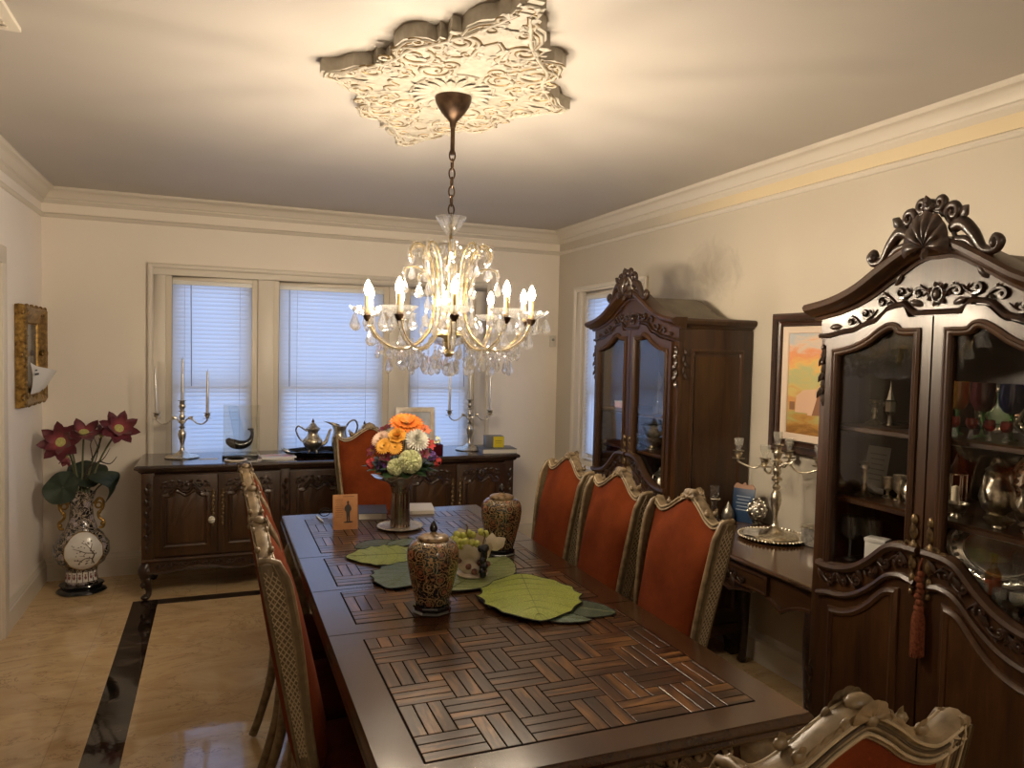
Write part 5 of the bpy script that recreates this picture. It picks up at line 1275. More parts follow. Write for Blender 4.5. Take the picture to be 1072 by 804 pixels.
# picture frame, red votive, boxes at the right
pf=thing('picture_frame','cream picture frame with pale sketch standing behind the bouquet','picture frame',(1.385,5.42,ST+.002),R(-6)); tl=Matrix.Rotation(R(-8),4,'X')
m=M(); o_=[(-.148,0),(.148,0),(.148,.31),(-.148,.31)]; i_=[(-.112,.036),(.112,.036),(.112,.274),(-.112,.274)]; m.ring(o_,i_,-.010,.010); m.xf(tl); m.build('frame_border',M_porc,pf,bevel=.003)
m=M().box((0,.004,.155),(.226,.004,.24)).xf(tl); m.build('print',noisy('sketch_print',(.30,.33,.40),(.62,.64,.68),7,.3),pf,smooth=0)
m=M()
for (x0,z0,r_) in ((-.01,.10,.045),(.03,.13,.03),(-.04,.15,.03)): m.tube([(x0+r_*math.cos(k*.35),.0015,z0+r_*.8*math.sin(k*.35)) for k in range(18)],.0012,4,True)
m.xf(tl); m.build('sketch_lines',simple('sketch_grey',(.12,.13,.15),.7),pf)
M().prism([(-.03,0),(.03,0),(.01,.2),(-.01,.2)],0,.004).xf(Matrix.Translation((0,.085,0))@Matrix.Rotation(R(14),4,'X')).build('easel_back',M_ink,pf)
rv=thing('votive_cup','dark red square votive cup on the sideboard right of the bouquet','votive cup',(1.452,5.10,ST)); m=M(); m.ring([(-.042,-.042),(.042,-.042),(.042,.042),(-.042,.042)],[(-.037,-.037),(.037,-.037),(.037,.037),(-.037,.037)],0,.075,mp=lambda a,b,y:(a,b,y)); m.box((0,0,.003),(.08,.08,.006)); m.build('cup_body',simple('votive_red',(.06,.006,.010),.15),rv,bevel=.002); M().lathe([(.030,.006),(.030,.045)],20).build('red_wax',simple('red_wax',(.30,.01,.02),.5),rv)
book('book','large flat dark grey hardcover book at the right end of the sideboard',(1.93,5.135,ST),R(-6),(.26,.20,.034),M_navy2 if 'M_navy2' in globals() else M_grey)
bx=thing('card_box','small grey and yellow box on top of the dark grey book','box',(1.915,5.165,ST+.0345),R(-8)); m=M(); m.box((0,0,.042),(.135,.10,.084)); m.build('box_body',M_grey,bx,bevel=.002)
m=M(); m.box((.027,-.0508,.042),(.078,.0014,.080)); m.box((.0680,0,.042),(.0014,.098,.080)); m.build('yellow_label',simple('yellow_card',(.60,.47,.02),.4),bx,smooth=0); m=M(); m.box((.027,-.0518,.050),(.050,.0006,.006)); m.box((.027,-.0518,.034),(.042,.0006,.004)); m.build('label_print',simple('ochre_print',(.25,.18,.02),.5),bx,smooth=0)
# ------------------------------------------------------------------ floor vase with lotus flowers
def vase_mat():
    t=NT('vase_enamel'); v=t.coord(); vo=t.n('ShaderNodeTexVoronoi',{'Vector':v,'Scale':16.0,'Randomness':.9}); n=t.noise(v,22,3,.6,2); l=t.math('LESS_THAN',t.math('ABSOLUTE',t.math('SUBTRACT',n,.5)),.04)
    f=t.math('LESS_THAN',vo.outputs['Distance'],.36); col=t.mix(l,(.014,.014,.020),(.34,.28,.22)); col=t.mix(f,col,t.ramp(n,[(.4,(.42,.36,.36)),(.55,(.20,.17,.20)),(.65,(.50,.44,.42))]))
    t.bsdf(Base_Color=col,Roughness=.18,Coat_Weight=.5); return t.m
fx_,fy_=-.800,5.345
vs2=thing('vase_stand','black lacquered wooden stand under the floor vase','stand',(fx_,fy_,0)); m=M(); m.lathe([(.128,0),(.140,.008),(.132,.022),(.112,.032),(.118,.045),(.126,.052),(.122,.060),(.08,.062)],40,sy=.85,flute=(6,.03)); m.build('stand_body',M_black,vs2,smooth=40)
fv=thing('floor_vase','tall black and white floral porcelain vase with gilt handles in the corner','vase',(fx_,fy_,.062))
def fvp(a,w,off=0):
    r=interp([(0,.088),(.02,.094),(.10,.086),(.16,.092),(.24,.135),(.33,.160),(.42,.158),(.50,.130),(.60,.088),(.72,.068),(.84,.064),(.93,.072),(1,.088)],w)+off
    return Vector((r*math.cos(a),r*math.sin(a)*.80,.585*w+ (.012*math.cos(4*a) if w>.97 else 0)))
m=M(); m.grid(lambda u,w:fvp(2*PI*u,w),48,44); m.grid(lambda u,w:fvp(-2*PI*u,lerp(.7,1,w),-.004),48,12); m.lathe([(.088,0),(.088,.004)],24,sy=.8); m.build('vase_body',vase_mat(),fv,smooth=80)
M_vwhite=noisy('vase_panel',(.58,.56,.53),(.66,.64,.61),12,.2,Coat_Weight=.4)
def pan(u,v,off):
    q=2*PI*u; ax_,az=.66,.205; rr=v; se=.75; cx_=math.copysign(abs(math.cos(q))**se,math.cos(q)); sz=math.copysign(abs(math.sin(q))**se,math.sin(q))
    return fvp(R(-90+12)+ax_*rr*cx_*1.1,.375+az*rr*sz,off)
m=M(); m.grid(lambda u,v:pan(u,v,.0022),40,10); pn_=m.build('painted_panel',M_vwhite,fv,smooth=80); pn_['label']='white panel painted with a brown branch'
m=M(); m.tube([pan(k/40,1,.003) for k in range(40)],.003,6,True); m.build('panel_border',M_gold,pn_)
m=M(); A0=R(-78)
def br(pts,r0): m.tube([fvp(A0+a,w,.0034) for a,w in cat(pts,5)],[r0,r0*.8,r0*.4],5)
br([(.42,.24),(.30,.29),(.34,.35),(.22,.40),(.30,.46)],.0045); br([(.30,.30),(.05,.31),(-.15,.28),(-.35,.30)],.003); br([(.30,.36),(.05,.37),(-.18,.40),(-.40,.42)],.003); br([(.22,.40),(.08,.45),(-.08,.47)],.0025); br([(-.1,.29),(-.2,.25),(-.32,.245)],.002); br([(.05,.37),(-.05,.34),(-.18,.345)],.002)
random.seed(3)
for k in range(46):
    a,w=random.uniform(-.45,.42),random.uniform(.235,.49)
    m.ball(fvp(A0+a,w,.0032),(.0045,.0020,.0032),6)
m.build('painted_branch',simple('branch_brown',(.07,.045,.025),.4),pn_)
m=M()
for k in range(7):
    a0=R(-150+20*k); 
    for (w0,w1,da) in ((.03,.135,.14),): m.grid(lambda u,v:fvp(a0+da*(2*u-1),lerp(w0,w1,v),.002),4,4)
lp=m.build('lappet',M_vwhite,fv,smooth=80)
m=M()
for k in range(7):
    a0=R(-150+20*k); m.ball(fvp(a0,.075,.003),(.008,.003,.012),6); m.ball(fvp(a0,.105,.003),(.006,.003,.006),6)
m.build('lappet_print',simple('lappet_red',(.18,.06,.06),.4),lp)
for s in (-1,1):
    m=M(); m.tube([(s*x,0,z) for x,z in cat([(.070,.50),(.098,.535),(.122,.515),(.118,.47),(.095,.44),(.100,.41),(.125,.385),(.120,.35),(.098,.345)],5)],.0085,8)
    m.tube([(s*(.095+.018*math.cos(k*.5)),0,.49+.018*math.sin(k*.5)) for k in range(13)],.006,6,True); m.ball((s*.118,0,.37),.014,8); m.ball((s*.10,0,.445),.013,8); m.build('handle',M_gold,fv,smooth=60)
M_lot=None
def lotus_mat():
    t=NT('lotus_petal'); tc=t.n('ShaderNodeTexCoord'); d=t.n('ShaderNodeVectorMath',{0:tc.outputs['Object']},operation='LENGTH'); n=t.noise(tc.outputs['Object'],60,3)
    col=t.ramp(t.math('ADD',t.math('MULTIPLY',d.outputs[1],9.0),t.math('MULTIPLY',n,.15)),[(.18,(.55,.33,.22)),(.42,(.27,.045,.06)),(.85,(.095,.008,.016))]); t.bsdf(Base_Color=col,Roughness=.6,Sheen_Weight=.2); return t.m
M_lot=lotus_mat(); M_pod=noisy('lotus_pod',(.30,.30,.08),(.55,.50,.20),120,.7); M_lstem=simple('lotus_stem',(.10,.11,.05),.6); M_twig=simple('twig_dark',(.030,.018,.014),.7)
mouth=Vector((fx_,fy_,.645))
def lotus(label,p,dirn,r,n=7,closed=False):
    o=thing('lotus_flower',label,'flower',p,0,'burgundy lotus flowers in the floor vase'); rot=frame_to(dirn); m=M()
    for ring_,k_,L,el in ((0,n,r,R(12 if not closed else 62)),(1,n-2,r*.80,R(38 if not closed else 76))):
        for k in range(k_): petal(m,(0,0,0),2*PI*(k+.5*ring_)/k_,el,L,L*.56,-.10 if not closed else .10,.75,rot,r*.06)
    m.build('petals',M_lot,o,smooth=70)
    c_=M(); c_.lathe([(r*.05,0),(r*.16,r*.10),(r*.24,r*.20),(r*.22,r*.23),(.0005,r*.23)],14); c_.xf(rot); c_.build('seed_pod',M_pod,o)
    s=M(); q_=(Vector(p)-mouth)*.14; t_=mouth+Vector((q_.x,q_.y*2,0))-Vector(p); d=Vector(dirn).normalized(); s.tube([tuple(q) for q in bez((0,0,0),tuple(-d*.12),tuple(t_*.7+Vector((0,0,.10))),tuple(t_+Vector((0,0,-.05))),14)],.0058,8); s.build('stem',M_lstem,o)
lotus('fully open burgundy lotus flower at the left above the floor vase',(-.895,5.28,.965),(-.15,-.85,.25),.125,8)
lotus('burgundy lotus flower in the middle behind the left one',(-.785,5.34,1.005),(.10,-.45,.75),.120,6)
lotus('fully open burgundy lotus flower bending out to the right',(-.590,5.32,1.035),(.30,-.75,.50),.120,8)
lotus('half-closed burgundy lotus bud right of the middle flower',(-.690,5.36,.985),(.25,-.1,1),.085,5,True)
lotus('half-closed burgundy lotus bud drooping below the left flower',(-.865,5.27,.885),(-.1,-.4,-.6),.070,5,True)
M_lpad=noisy('lotus_leaf',(.012,.022,.014),(.032,.05,.030),12,.6)
def pad(label,p,dirn,r,fold):
    o=thing('lotus_leaf',label,'leaf',p,0,'dark lotus leaves in the floor vase'); m=M(); m.grid(lambda u,v:Vector((r*v*math.cos(2*PI*u)*(1+.04*math.cos(10*PI*u)),r*v*math.sin(2*PI*u),fold*(v*math.cos(2*PI*u))**2*r+.01*v*math.sin(9*PI*u))),40,6); m.xf(frame_to(dirn)); m.build('leaf_blade',M_lpad,o,smooth=80)
    q_=(Vector(p)-mouth)*.3; s=M(); t_=mouth+Vector((q_.x,q_.y,0))-Vector(p); s.tube([tuple(q) for q in bez((0,0,0),tuple(t_*.3+Vector((0,.02,.03))),tuple(t_*.8+Vector((0,0,.03))),tuple(t_+Vector((0,0,-.05))),10)],.005,7); s.build('stem',M_lstem,o)
pad('large round dark lotus leaf hanging at the left of the vase neck',(-.885,5.24,.690),(-.35,-.85,.45),.108,.25)
pad('dark lotus leaf behind the stems at the vase mouth',(-.775,5.39,.745),(.1,-.6,.8),.115,.3)
pad('narrow folded dark lotus leaf drooping to the right of the vase',(-.615,5.31,.70),(.75,-.25,.30),.105,-1.1)
tw=thing('dry_twig','dark bare curly twigs standing among the lotus stems','twig',tuple(mouth)); m=M()
for pts in ([(0,0,-.05),(.02,0,.10),(.06,0,.2),(.05,.01,.30),(.085,0,.37)],[(.01,0,.08),(.05,0,.16),(.12,0,.20),(.16,.01,.27)],[(0,0,0),(-.03,0,.12),(-.05,0,.2),(-.085,0,.26)],[(.055,0,.2),(.10,0,.28),(.10,0,.34)],[(.10,0,.19),(.16,0,.17),(.20,.0,.215)],[(0,0,.02),(.05,.02,.12),(.09,.02,.25),(.07,.02,.33)]): m.tube(cat(pts,5),[.0045,.0035,.0018],6)
m.build('branch',M_twig,tw,smooth=60)
# ------------------------------------------------------------------ pieces in the cabinets, on the console and on the walls
M_stemglass=colglass('pale_glass',(.90,.92,.90)); M_green=colglass('green_glass',(.25,.55,.22)); M_amber=colglass('amber_glass',(.75,.48,.12)); M_burgg=colglass('burgundy_glass',(.30,.03,.06)); M_blueg=colglass('blue_glass',(.06,.14,.45)); M_redg=colglass('ruby_glass',(.65,.14,.10)); M_smoke=colglass('smoky_glass',(.55,.55,.50))
def rev(name,part_,label,cat_,loc,prof,mat,seg=24,group=None,flute=None,sy=1,rz=0):
    o=thing(name,label,cat_,loc,rz,group); M().lathe(prof,seg,flute=flute,sy=sy).build(part_,mat,o,smooth=45); return o
def goblet(label,loc,h,r,mat,group=None,smat=None):
    o=thing('goblet',label,'goblet',loc,0,group)
    M().lathe([(r*.62,0),(r*.6,.003),(.008,.008),(.005,.02),(.005,h*.42),(.009,h*.47)],20).build('foot_stem',smat or M_stemglass,o,smooth=45)
    M().lathe([(.006,h*.46),(r*.6,h*.50),(r*.95,h*.62),(r,h*.74),(r*.9,h),(r*.87,h),(r*.96,h*.74),(r*.88,h*.63),(r*.5,h*.52),(.004,h*.49)],24).build('goblet_bowl',mat,o,smooth=50); return o
def cstick(label,loc,h,group=None,mat=None):
    return rev('candlestick','stick',label,'candlestick',loc,[(.030,0),(.031,.004),(.020,.010),(.008,.020),(.011,h*.25),(.006,h*.4),(.010,h*.55),(.006,h*.7),(.012,h*.8),(.017,h*.85),(.013,h*.93),(.019,h)],mat or M_silver_o,20,group)
def standtray(name,label,loc,rz,a,b,lean=12,mat=None):
    o=thing(name,label,'tray',loc,rz); m=M(); mt=Matrix.Translation((0,0,b*1.0))@Matrix.Rotation(R(90-lean),4,'X')
    st=0; m.grid(lambda u,v:Vector((a*v*math.cos(2*PI*u)*(1+.03*math.cos(16*PI*u)*(v>.85)),b*v*math.sin(2*PI*u)*(1+.03*math.cos(16*PI*u)*(v>.85)),.012*sstep(.7,.9,v))),64,12); m.xf(mt); m.build('tray_plate',mat or M_silver,o,smooth=60)
    m=M(); m.tube([(a*.99*math.cos(2*PI*k/60),b*.99*math.sin(2*PI*k/60),.013) for k in range(60)],.006,6,True); m.tube([(a*.70*math.cos(2*PI*k/60),b*.70*math.sin(2*PI*k/60),.003) for k in range(60)],.0025,5,True)
    for k in range(28):
        q=2*PI*k/28; m.ball((a*.86*math.cos(q),b*.86*math.sin(q),.009),(.010,.008,.005),6)
    m.xf(mt); m.build('tray_border',M_silver_o,o,smooth=60); return o
def silverpot(label,loc,k,rz=0):
    o=thing('coffee_pot',label,'pot',loc,rz); M().lathe([(r*k,z*k) for r,z in [(.040,0),(.042,.006),(.030,.014),(.050,.035),(.062,.075),(.055,.115),(.036,.145),(.034,.165),(.044,.180),(.030,.195),(.014,.206),(.008,.215),(.010,.225),(.002,.235)]],24,flute=(10,.02)).build('pot_body',M_silver_o,o,smooth=60)
    M().tube([(x*k,0,z*k) for x,z in cat([(.055,.07),(.09,.10),(.10,.15),(.115,.17)],5)],[.014*k,.010*k,.008*k],8).build('spout',M_silver_o,o); M().tube([(-x*k,0,z*k) for x,z in cat([(.034,.16),(.08,.18),(.10,.13),(.075,.08),(.055,.07)],5)],.006*k,7).build('handle',M_silver_o,o); return o
def bowl(label,loc,r,h,mat=None,name='bowl'):
    return rev(name,'bowl_body',label,name,loc,[(r*.45,0),(r*.46,.006),(r*.30,.014),(r*.7,h*.45),(r*.95,h*.85),(r,h),(r*.96,h),(r*.66,h*.5),(.002,h*.28)],mat or M_silver_o,28,None,(14,.03))
def N(xl,yl,z): return (NEAR[0]+yl,NEAR[1]-xl,z)
def Fc(xl,yl,z): return (FAR[0]+yl,FAR[1]-xl,z)
S1,S2,S3=1.3705,1.1255,.8905
T1,T2,T3=1.2655,1.0555,.8005
# nearest cabinet, left door
cstick('slim silver candlestick on the top shelf behind the left glass of the near cabinet',N(-.36,.16,S1),.085)
o=thing('spice_tower','silver tower with pointed spire on the top shelf of the near cabinet','ornament',N(-.305,.17,S1)); M().lathe([(.026,0),(.026,.004),(.008,.012),(.006,.035),(.012,.042),(.022,.050),(.022,.085),(.017,.090),(.006,.125),(.001,.150)],8).build('tower_body',M_silver,o,smooth=20); M().ball((0,0,.152),.004,6).build('finial',M_silver,o)
o=thing('small_tray','small flat silver tray on the top shelf beside the spired tower','tray',N(-.235,.16,S1)); m=M(); m.lathe([(.050,0),(.075,.004),(.082,.010),(.078,.010),(.05,.004)],32,sy=.7); m.build('tray_plate',M_silver,o)
goblet('tall clear goblet on the top shelf beside the doors gap of the near cabinet',N(-.165,.20,S1),.15,.030,M_smoke)
o=thing('certificate','pale printed sheet propped on the middle shelf at the left of the near cabinet','paper',N(-.365,.17,S2),-PI/2); m=M().box((0,0,.085),(.095,.0015,.165)).xf(Matrix.Rotation(R(-10),4,'X')); m.build('sheet',simple('cert_paper',(.36,.35,.33),.7),o,smooth=0)
m=M()
for k in range(6): m.box((0,-.0012,.14-k*.018),(.07-.01*(k%3),.0004,.004))
m.xf(Matrix.Rotation(R(-10),4,'X')); m.build('printed_lines',simple('cert_ink',(.16,.155,.15),.8),o,smooth=0)
cstick('silver candlestick standing before the propped sheet',N(-.335,.10,S2),.115)
for k,(x_,l_) in enumerate(((-.29,'small silver cup left of a taller one on the middle shelf'),(-.245,'taller silver cup in the middle of the shelf, near cabinet'))): rev('kiddush_cup','cup_body',l_,'cup',N(x_,.16,S2),[(.018,0),(.018,.003),(.006,.010),(.006,.022),(.018,.032),(.021,.07+.015*k),(.019,.07+.015*k),(.015,.034)],M_silver_o)
standtray('oval_dish','small oval silver dish standing upright on the middle shelf left of the door gap',N(-.185,.26,S2),-PI/2-.2,.075,.06)
silverpot('small silver pot in front of the upright oval dish',N(-.185,.14,S2),.45)
for x_,yl_ in ((-.385,.10),(-.325,.13)): goblet('ribbed smoky glass goblet on the bottom shelf, left door of the near cabinet',N(x_,yl_,S3),.155,.036,M_smoke,'smoky goblets on the bottom shelf')
o=thing('card_box','small white box on the bottom shelf behind the carved sill','box',N(-.26,.09,S3),R(-70)); M().box((0,0,.05),(.065,.05,.10)).build('box_body',M_white,o,bevel=.001); M().box((0,0,.1005),(.069,.054,.012)).build('box_lid',M_white,o,bevel=.001)
o=thing('wire_easel','dark wire display easel on the bottom shelf near the door gap','easel',N(-.185,.16,S3),-PI/2); m=M()
for s in (-1,1): m.tube([(s*.04,-.03,0),(s*.04,.0,.02),(s*.03,.01,.15)],.0022,5)
m.tube([(-.03,.01,.15),(.03,.01,.15)],.0022,5); m.tube([(0,.012,.15),(0,.06,0)],.0022,5); m.build('wire_frame',M_silver_d,o)
# nearest cabinet, right door
goblet('amber glass goblet, first from the left on the top shelf behind the right door',N(-.055,.17,S1),.165,.032,M_amber,None,M_green)
goblet('burgundy glass goblet in the middle on the top shelf behind the right door',N(.028,.17,S1),.165,.035,M_burgg,None,M_green)
goblet('cobalt blue glass goblet at the right on the top shelf behind the right door',N(.115,.17,S1),.165,.035,M_blueg,None,M_green)
for k,x_ in enumerate((.045,.100,.150,-.01)): goblet('tiny ruby liqueur glass on the top shelf of the near cabinet',N(x_,.10,S1),.060,.016,M_redg,'tiny ruby liqueur glasses')
for x_,l_ in ((-.02,'round green pressed glass plate standing behind the amber goblet'),(.10,'round green pressed glass plate standing behind the blue goblet')): standtray('glass_plate',l_,N(x_,.32,S1+.004),-PI/2,.075,.075,10,M_green)
o=thing('lantern','small silver candle lantern at the left of the middle shelf behind the right door','lantern',N(-.025,.14,S2)); m=M(); m.lathe([(.034,0),(.034,.008),(.028,.012)],8); m.lathe([(.030,.125),(.036,.130),(.026,.140),(.010,.160),(.006,.175),(.001,.19)],8)
for k in range(6): m.tube([(.028*math.cos(k*PI/3),.028*math.sin(k*PI/3),.01),(.028*math.cos(k*PI/3),.028*math.sin(k*PI/3),.128)],.0022,5)
m.build('lantern_frame',M_silver,o,smooth=30); M().lathe([(.012,.01),(.012,.085),(.002,.09)],12).build('candle',simple('cream_wax',(.7,.62,.45),.5),o)
silverpot('ornate silver coffee pot on the middle shelf behind the right door',N(.050,.22,S2),.80,R(10))
silverpot('squat silver teapot at the right of the middle shelf',N(.160,.20,S2),.62,R(170))
bowl('small silver bowl in front of the squat teapot',N(.150,.09,S2),.040,.028)
bowl('footed silver bowl left of the coffee pot',N(.008,.10,S2),.035,.045)
standtray('oval_tray','large oval silver tray standing upright at the back of the bottom shelf',N(.00,.31,S3+.005),-PI/2,.165,.101,8)
for k,(x_,l_) in enumerate(((.0,'small red figurine at the left on the bottom shelf'),(.028,'small white figurine next to the red one'),(.052,'small clear figurine right of the white one'))):
    o=thing('figurine',l_,'figurine',N(x_,.10,S3)); M().lathe([(.010,0),(.011,.004),(.007,.03),(.010,.05),(.005,.062)],12).build('figure_body',[simple('fig_red',(.35,.03,.03),.3),M_porc,M_cglass][k],o); M().ball((0,0,.070),.009,8).build('figure_head',[M_porc,M_porc,M_cglass][k],o)
o=rev('bottle','bottle_body','amber bottle with orange label on the bottom shelf before the oval tray','bottle',N(.100,.15,S3),[(.020,0),(.021,.004),(.021,.085),(.009,.105),(.008,.130),(.010,.135),(.010,.142)],M_amber); M().lathe([(.0213,.025),(.0213,.070)],24,cap=False).build('bottle_label',simple('label_orange',(.65,.16,.05),.5),o)
rev('decanter','decanter_body','clear glass decanter right of the amber bottle','decanter',N(.155,.17,S3),[(.030,0),(.036,.01),(.036,.06),(.012,.09),(.010,.12),(.016,.125),(.010,.130),(.014,.15),(.002,.165)],M_stemglass)
bowl('low silver bowl at the right end of the bottom shelf',N(.200,.10,S3),.050,.050)
for k,x_ in enumerate((-.03,.03,.075,.125,.185,.225)): goblet('small clear cut glass in the row along the front of the bottom shelf, near cabinet',N(x_,.055+.012*(k%2),S3),.075,.018,M_stemglass,'small cut glasses on the bottom shelf')
for k,(x_,l_) in enumerate(((.215,'tall silver goblet at the right end of the middle shelf'),(.255,'second silver goblet, far right of the middle shelf'))): rev('kiddush_cup','cup_body',l_,'cup',N(x_,.13,S2),[(.026,0),(.026,.004),(.008,.014),(.007,.05),(.022,.065),(.028,.12),(.026,.12),(.020,.068)],M_silver_o)
for k,x_ in enumerate((.19,.25)): goblet('emerald glass goblet at the right of the top shelf, near cabinet',N(x_,.20,S1),.15,.033,M_green,'emerald goblets on the top shelf')
bowl('shallow silver dish at the left front of the middle shelf behind the right door',N(-.06,.07,S2),.035,.02)
standtray('round_tray','round silver salver standing at the back of the middle shelf, near cabinet',N(.13,.32,S2+.006),-PI/2,.10,.10,10)
# far cabinet
for k,x_ in enumerate((-.12,-.07,.24,.29)): goblet('small clear cordial glass standing on the second shelf of the far cabinet',Fc(x_,.10,T2),.08,.018,M_stemglass,'cordial glasses in the far cabinet')
o=thing('trinket_box','small pink and white trinket box on the top shelf of the far cabinet','box',Fc(-.34,.12,T1),-PI/2); M().box((0,0,.016),(.065,.04,.032)).build('box_body',simple('pink_box',(.62,.40,.34),.4),o,bevel=.003); M().box((0,0,.036),(.069,.044,.008)).build('box_lid',M_porc,o,bevel=.002)
rev('perfume_bottle','bottle_body','slim crystal perfume bottle right of the pink trinket box','bottle',Fc(-.275,.12,T1),[(.020,0),(.022,.01),(.015,.04),(.006,.06),(.012,.08),(.004,.105)],M_crystal,8)
rev('perfume_bottle','bottle_body','tallest crystal decanter behind the right door of the far cabinet','bottle',Fc(.07,.13,T1),[(.028,0),(.032,.02),(.026,.08),(.008,.12),(.010,.15),(.022,.18),(.010,.21),(.002,.235)],M_crystal,10)
rev('perfume_bottle','bottle_body','pink stoppered crystal bottle in the middle behind the right door of the far cabinet','bottle',Fc(.185,.13,T1),[(.018,0),(.010,.05),(.008,.08),(.028,.10),(.024,.125),(.006,.14),(.016,.165),(.002,.19)],M_redg,10)
rev('perfume_bottle','bottle_body','short crystal bottle at the right end of the top shelf, far cabinet','bottle',Fc(.285,.12,T1),[(.024,0),(.026,.02),(.012,.06),(.008,.08),(.012,.09),(.002,.105)],M_crystal,10)
goblet('clear crystal goblet between the two tall bottles of the far cabinet',Fc(.13,.20,T1),.13,.026,M_stemglass)
goblet('clear crystal goblet on the second shelf behind the left door of the far cabinet',Fc(-.33,.15,T2),.085,.026,M_stemglass)
rev('candy_dish','dish_body','dark glass dish on the second shelf at the left of the far cabinet','dish',Fc(-.24,.18,T2),[(.035,0),(.02,.012),(.05,.03),(.062,.04),(.055,.036)],M_smoke)
bowl('wide silver bowl on the second shelf of the far cabinet, below a smaller one',Fc(.02,.13,T2),.085,.070)
bowl('smaller silver bowl stacked inside the wide one',Fc(.02,.13,T2+.036),.065,.095)
silverpot('silver pot right of the stacked bowls in the far cabinet',Fc(.19,.15,T2),.62,R(180))
cstick('silver candlestick at the right end of the second shelf of the far cabinet',Fc(.30,.14,T2),.14)
standtray('round_tray','round silver tray standing upright on the lowest shelf of the far cabinet',Fc(.02,.30,T3+.006),-PI/2,.107,.107,8)
silverpot('silver coffee pot in front of the upright round tray in the far cabinet',Fc(.11,.13,T3),.70,R(20))
# tassel at the lock
t=thing('tassel','rust coloured key tassel hanging between the doors of the near cabinet','tassel',(NEAR[0]-.040,NEAR[1]-.012,0)); m=M(); m.tube(cat([(.012,0,1.02),(.0,.004,.985),(-.002,.0,.955)],5),.0028,6)
for k in range(6): m.ball((.003*math.cos(k*2),.004*math.sin(k*2),.965-k*.017),(.011,.012,.011),8)
m.build('knotted_cord',noisy('tassel_rust',(.075,.020,.009),(.17,.055,.027),120,.8,Specular_IOR_Level=.1),t,smooth=70)
m=M()
for k in range(26):
    a=2*PI*k/26; r_=.016; m.tube([(.009*math.cos(a),.009*math.sin(a),.858),(r_*math.cos(a),r_*math.sin(a),.83),(r_*1.08*math.cos(a),r_*1.08*math.sin(a),.722+.006*math.sin(k*3))],.0028,5)
m.ball((0,0,.862),(.015,.015,.014),10); m.build('fringe',bpy.data.materials['tassel_rust'],t,smooth=70)
# console
CT=.7505
tx,ty=2.415,2.735
t=thing('round_tray','round silver tray on the console table under the branched candelabrum','tray',(tx,ty,CT)); M().lathe([(.09,0),(.13,.003),(.150,.010),(.158,.016),(.153,.018),(.128,.008),(.0,.006)],56).build('tray_plate',M_silver,t,smooth=40)
m=M()
for k in range(56): m.ball((.153*math.cos(2*PI*k/56),.153*math.sin(2*PI*k/56),.016),.0055,6)
m.build('tray_border',M_silver_o,t)
M_cupglass=colglass('cup_glass',(.93,.93,.90))
_,tp=candelabrum('branched silver candelabrum with glass cups on the console table',(tx+.02,ty+.01,CT+.0065),R(-58),None,.185,(0,90,180,270),.430,.375)
for p,l in zip(tp,('glass candle cup on the centre of the console candelabrum','glass candle cup on the right arm of the console candelabrum','glass candle cup on the rear arm of the console candelabrum','glass candle cup on the left arm of the console candelabrum','glass candle cup on the front arm of the console candelabrum')):
    rev('candle_cup','cup_glass',l,'candle cup',(p.x,p.y,p.z+.0035),[(.011,0),(.012,.012),(.020,.030),(.023,.058),(.021,.058),(.018,.031),(.0,.016)],M_cupglass,16,'glass cups of the console candelabrum')
t=thing('napkin_stack','small stack of silver folded napkins on the left of the round tray','napkins',(tx-.072,ty+.055,CT+.0095),R(-60)); m=M()
for k in range(4): m.box((.0,0,.004+k*.0062),(.072-.002*k,.050,.0056),(0,0,.06*k))
m.build('folded_napkins',noisy('napkin_silver',(.35,.33,.29),(.60,.57,.52),40,.45,.3),t,bevel=.001)
t=thing('silver_egg','large filigree silver egg beside the candelabrum on the console table','ornament',(2.545,3.000,CT)); m=M(); m.lathe([(.026,0),(.027,.004),(.016,.010),(.018,.014)],20); m.build('egg_stand',M_silver_d,t); m=M(); m.lathe([(.002,.012),(.026,.018),(.043,.042),(.047,.065),(.042,.092),(.027,.115),(.011,.127),(.001,.130)],28); m.build('egg_shell',noisy('filigree',(.06,.055,.05),(.62,.59,.53),110,.3,1,bump=.8),t)
m=M()
for k in range(40):
    z=1-2*(k+.5)/40; a=k*2.4; q=math.sqrt(1-z*z); m.ball((.0455*q*math.cos(a),.0455*q*math.sin(a),.072+.055*z),(.006,.006,.006),6)
m.build('filigree_beads',M_silver_o,t)
t=thing('souvenir_card','small blue printed plaque standing behind the silver egg','plaque',(2.495,3.055,CT),R(-62)); tl=Matrix.Rotation(R(-8),4,'X'); m=M().box((0,0,.090),(.115,.006,.18)).xf(tl); m.build('plaque_board',noisy('plaque_blue',(.012,.030,.075),(.03,.07,.15),9,.3),t,bevel=.001); m=M()
for k in range(5): m.box((.0,-.0036,.13-k*.017),(.075-.012*(k%2),.0006,.0045))
m.xf(tl); m.build('plaque_text',simple('plaque_grey',(.30,.36,.45),.5),t,smooth=0)
m=M().prism(cat([(-.055,.178),(-.04,.196),(-.015,.19),(0,.202),(.015,.19),(.04,.196),(.055,.178)],4)+[(.055,.170),(-.055,.170)],-.004,.004).xf(tl); m.build('scalloped_header',simple('header_tan',(.32,.18,.11),.5),t)
rev('silver_pear','pear_body','small silver pear ornament left of the blue plaque','ornament',(2.44,3.095,CT),[(.018,0),(.030,.012),(.034,.032),(.026,.058),(.012,.080),(.005,.094),(.001,.104)],noisy('pear_pewter',(.20,.19,.16),(.45,.43,.38),50,.3,.9))
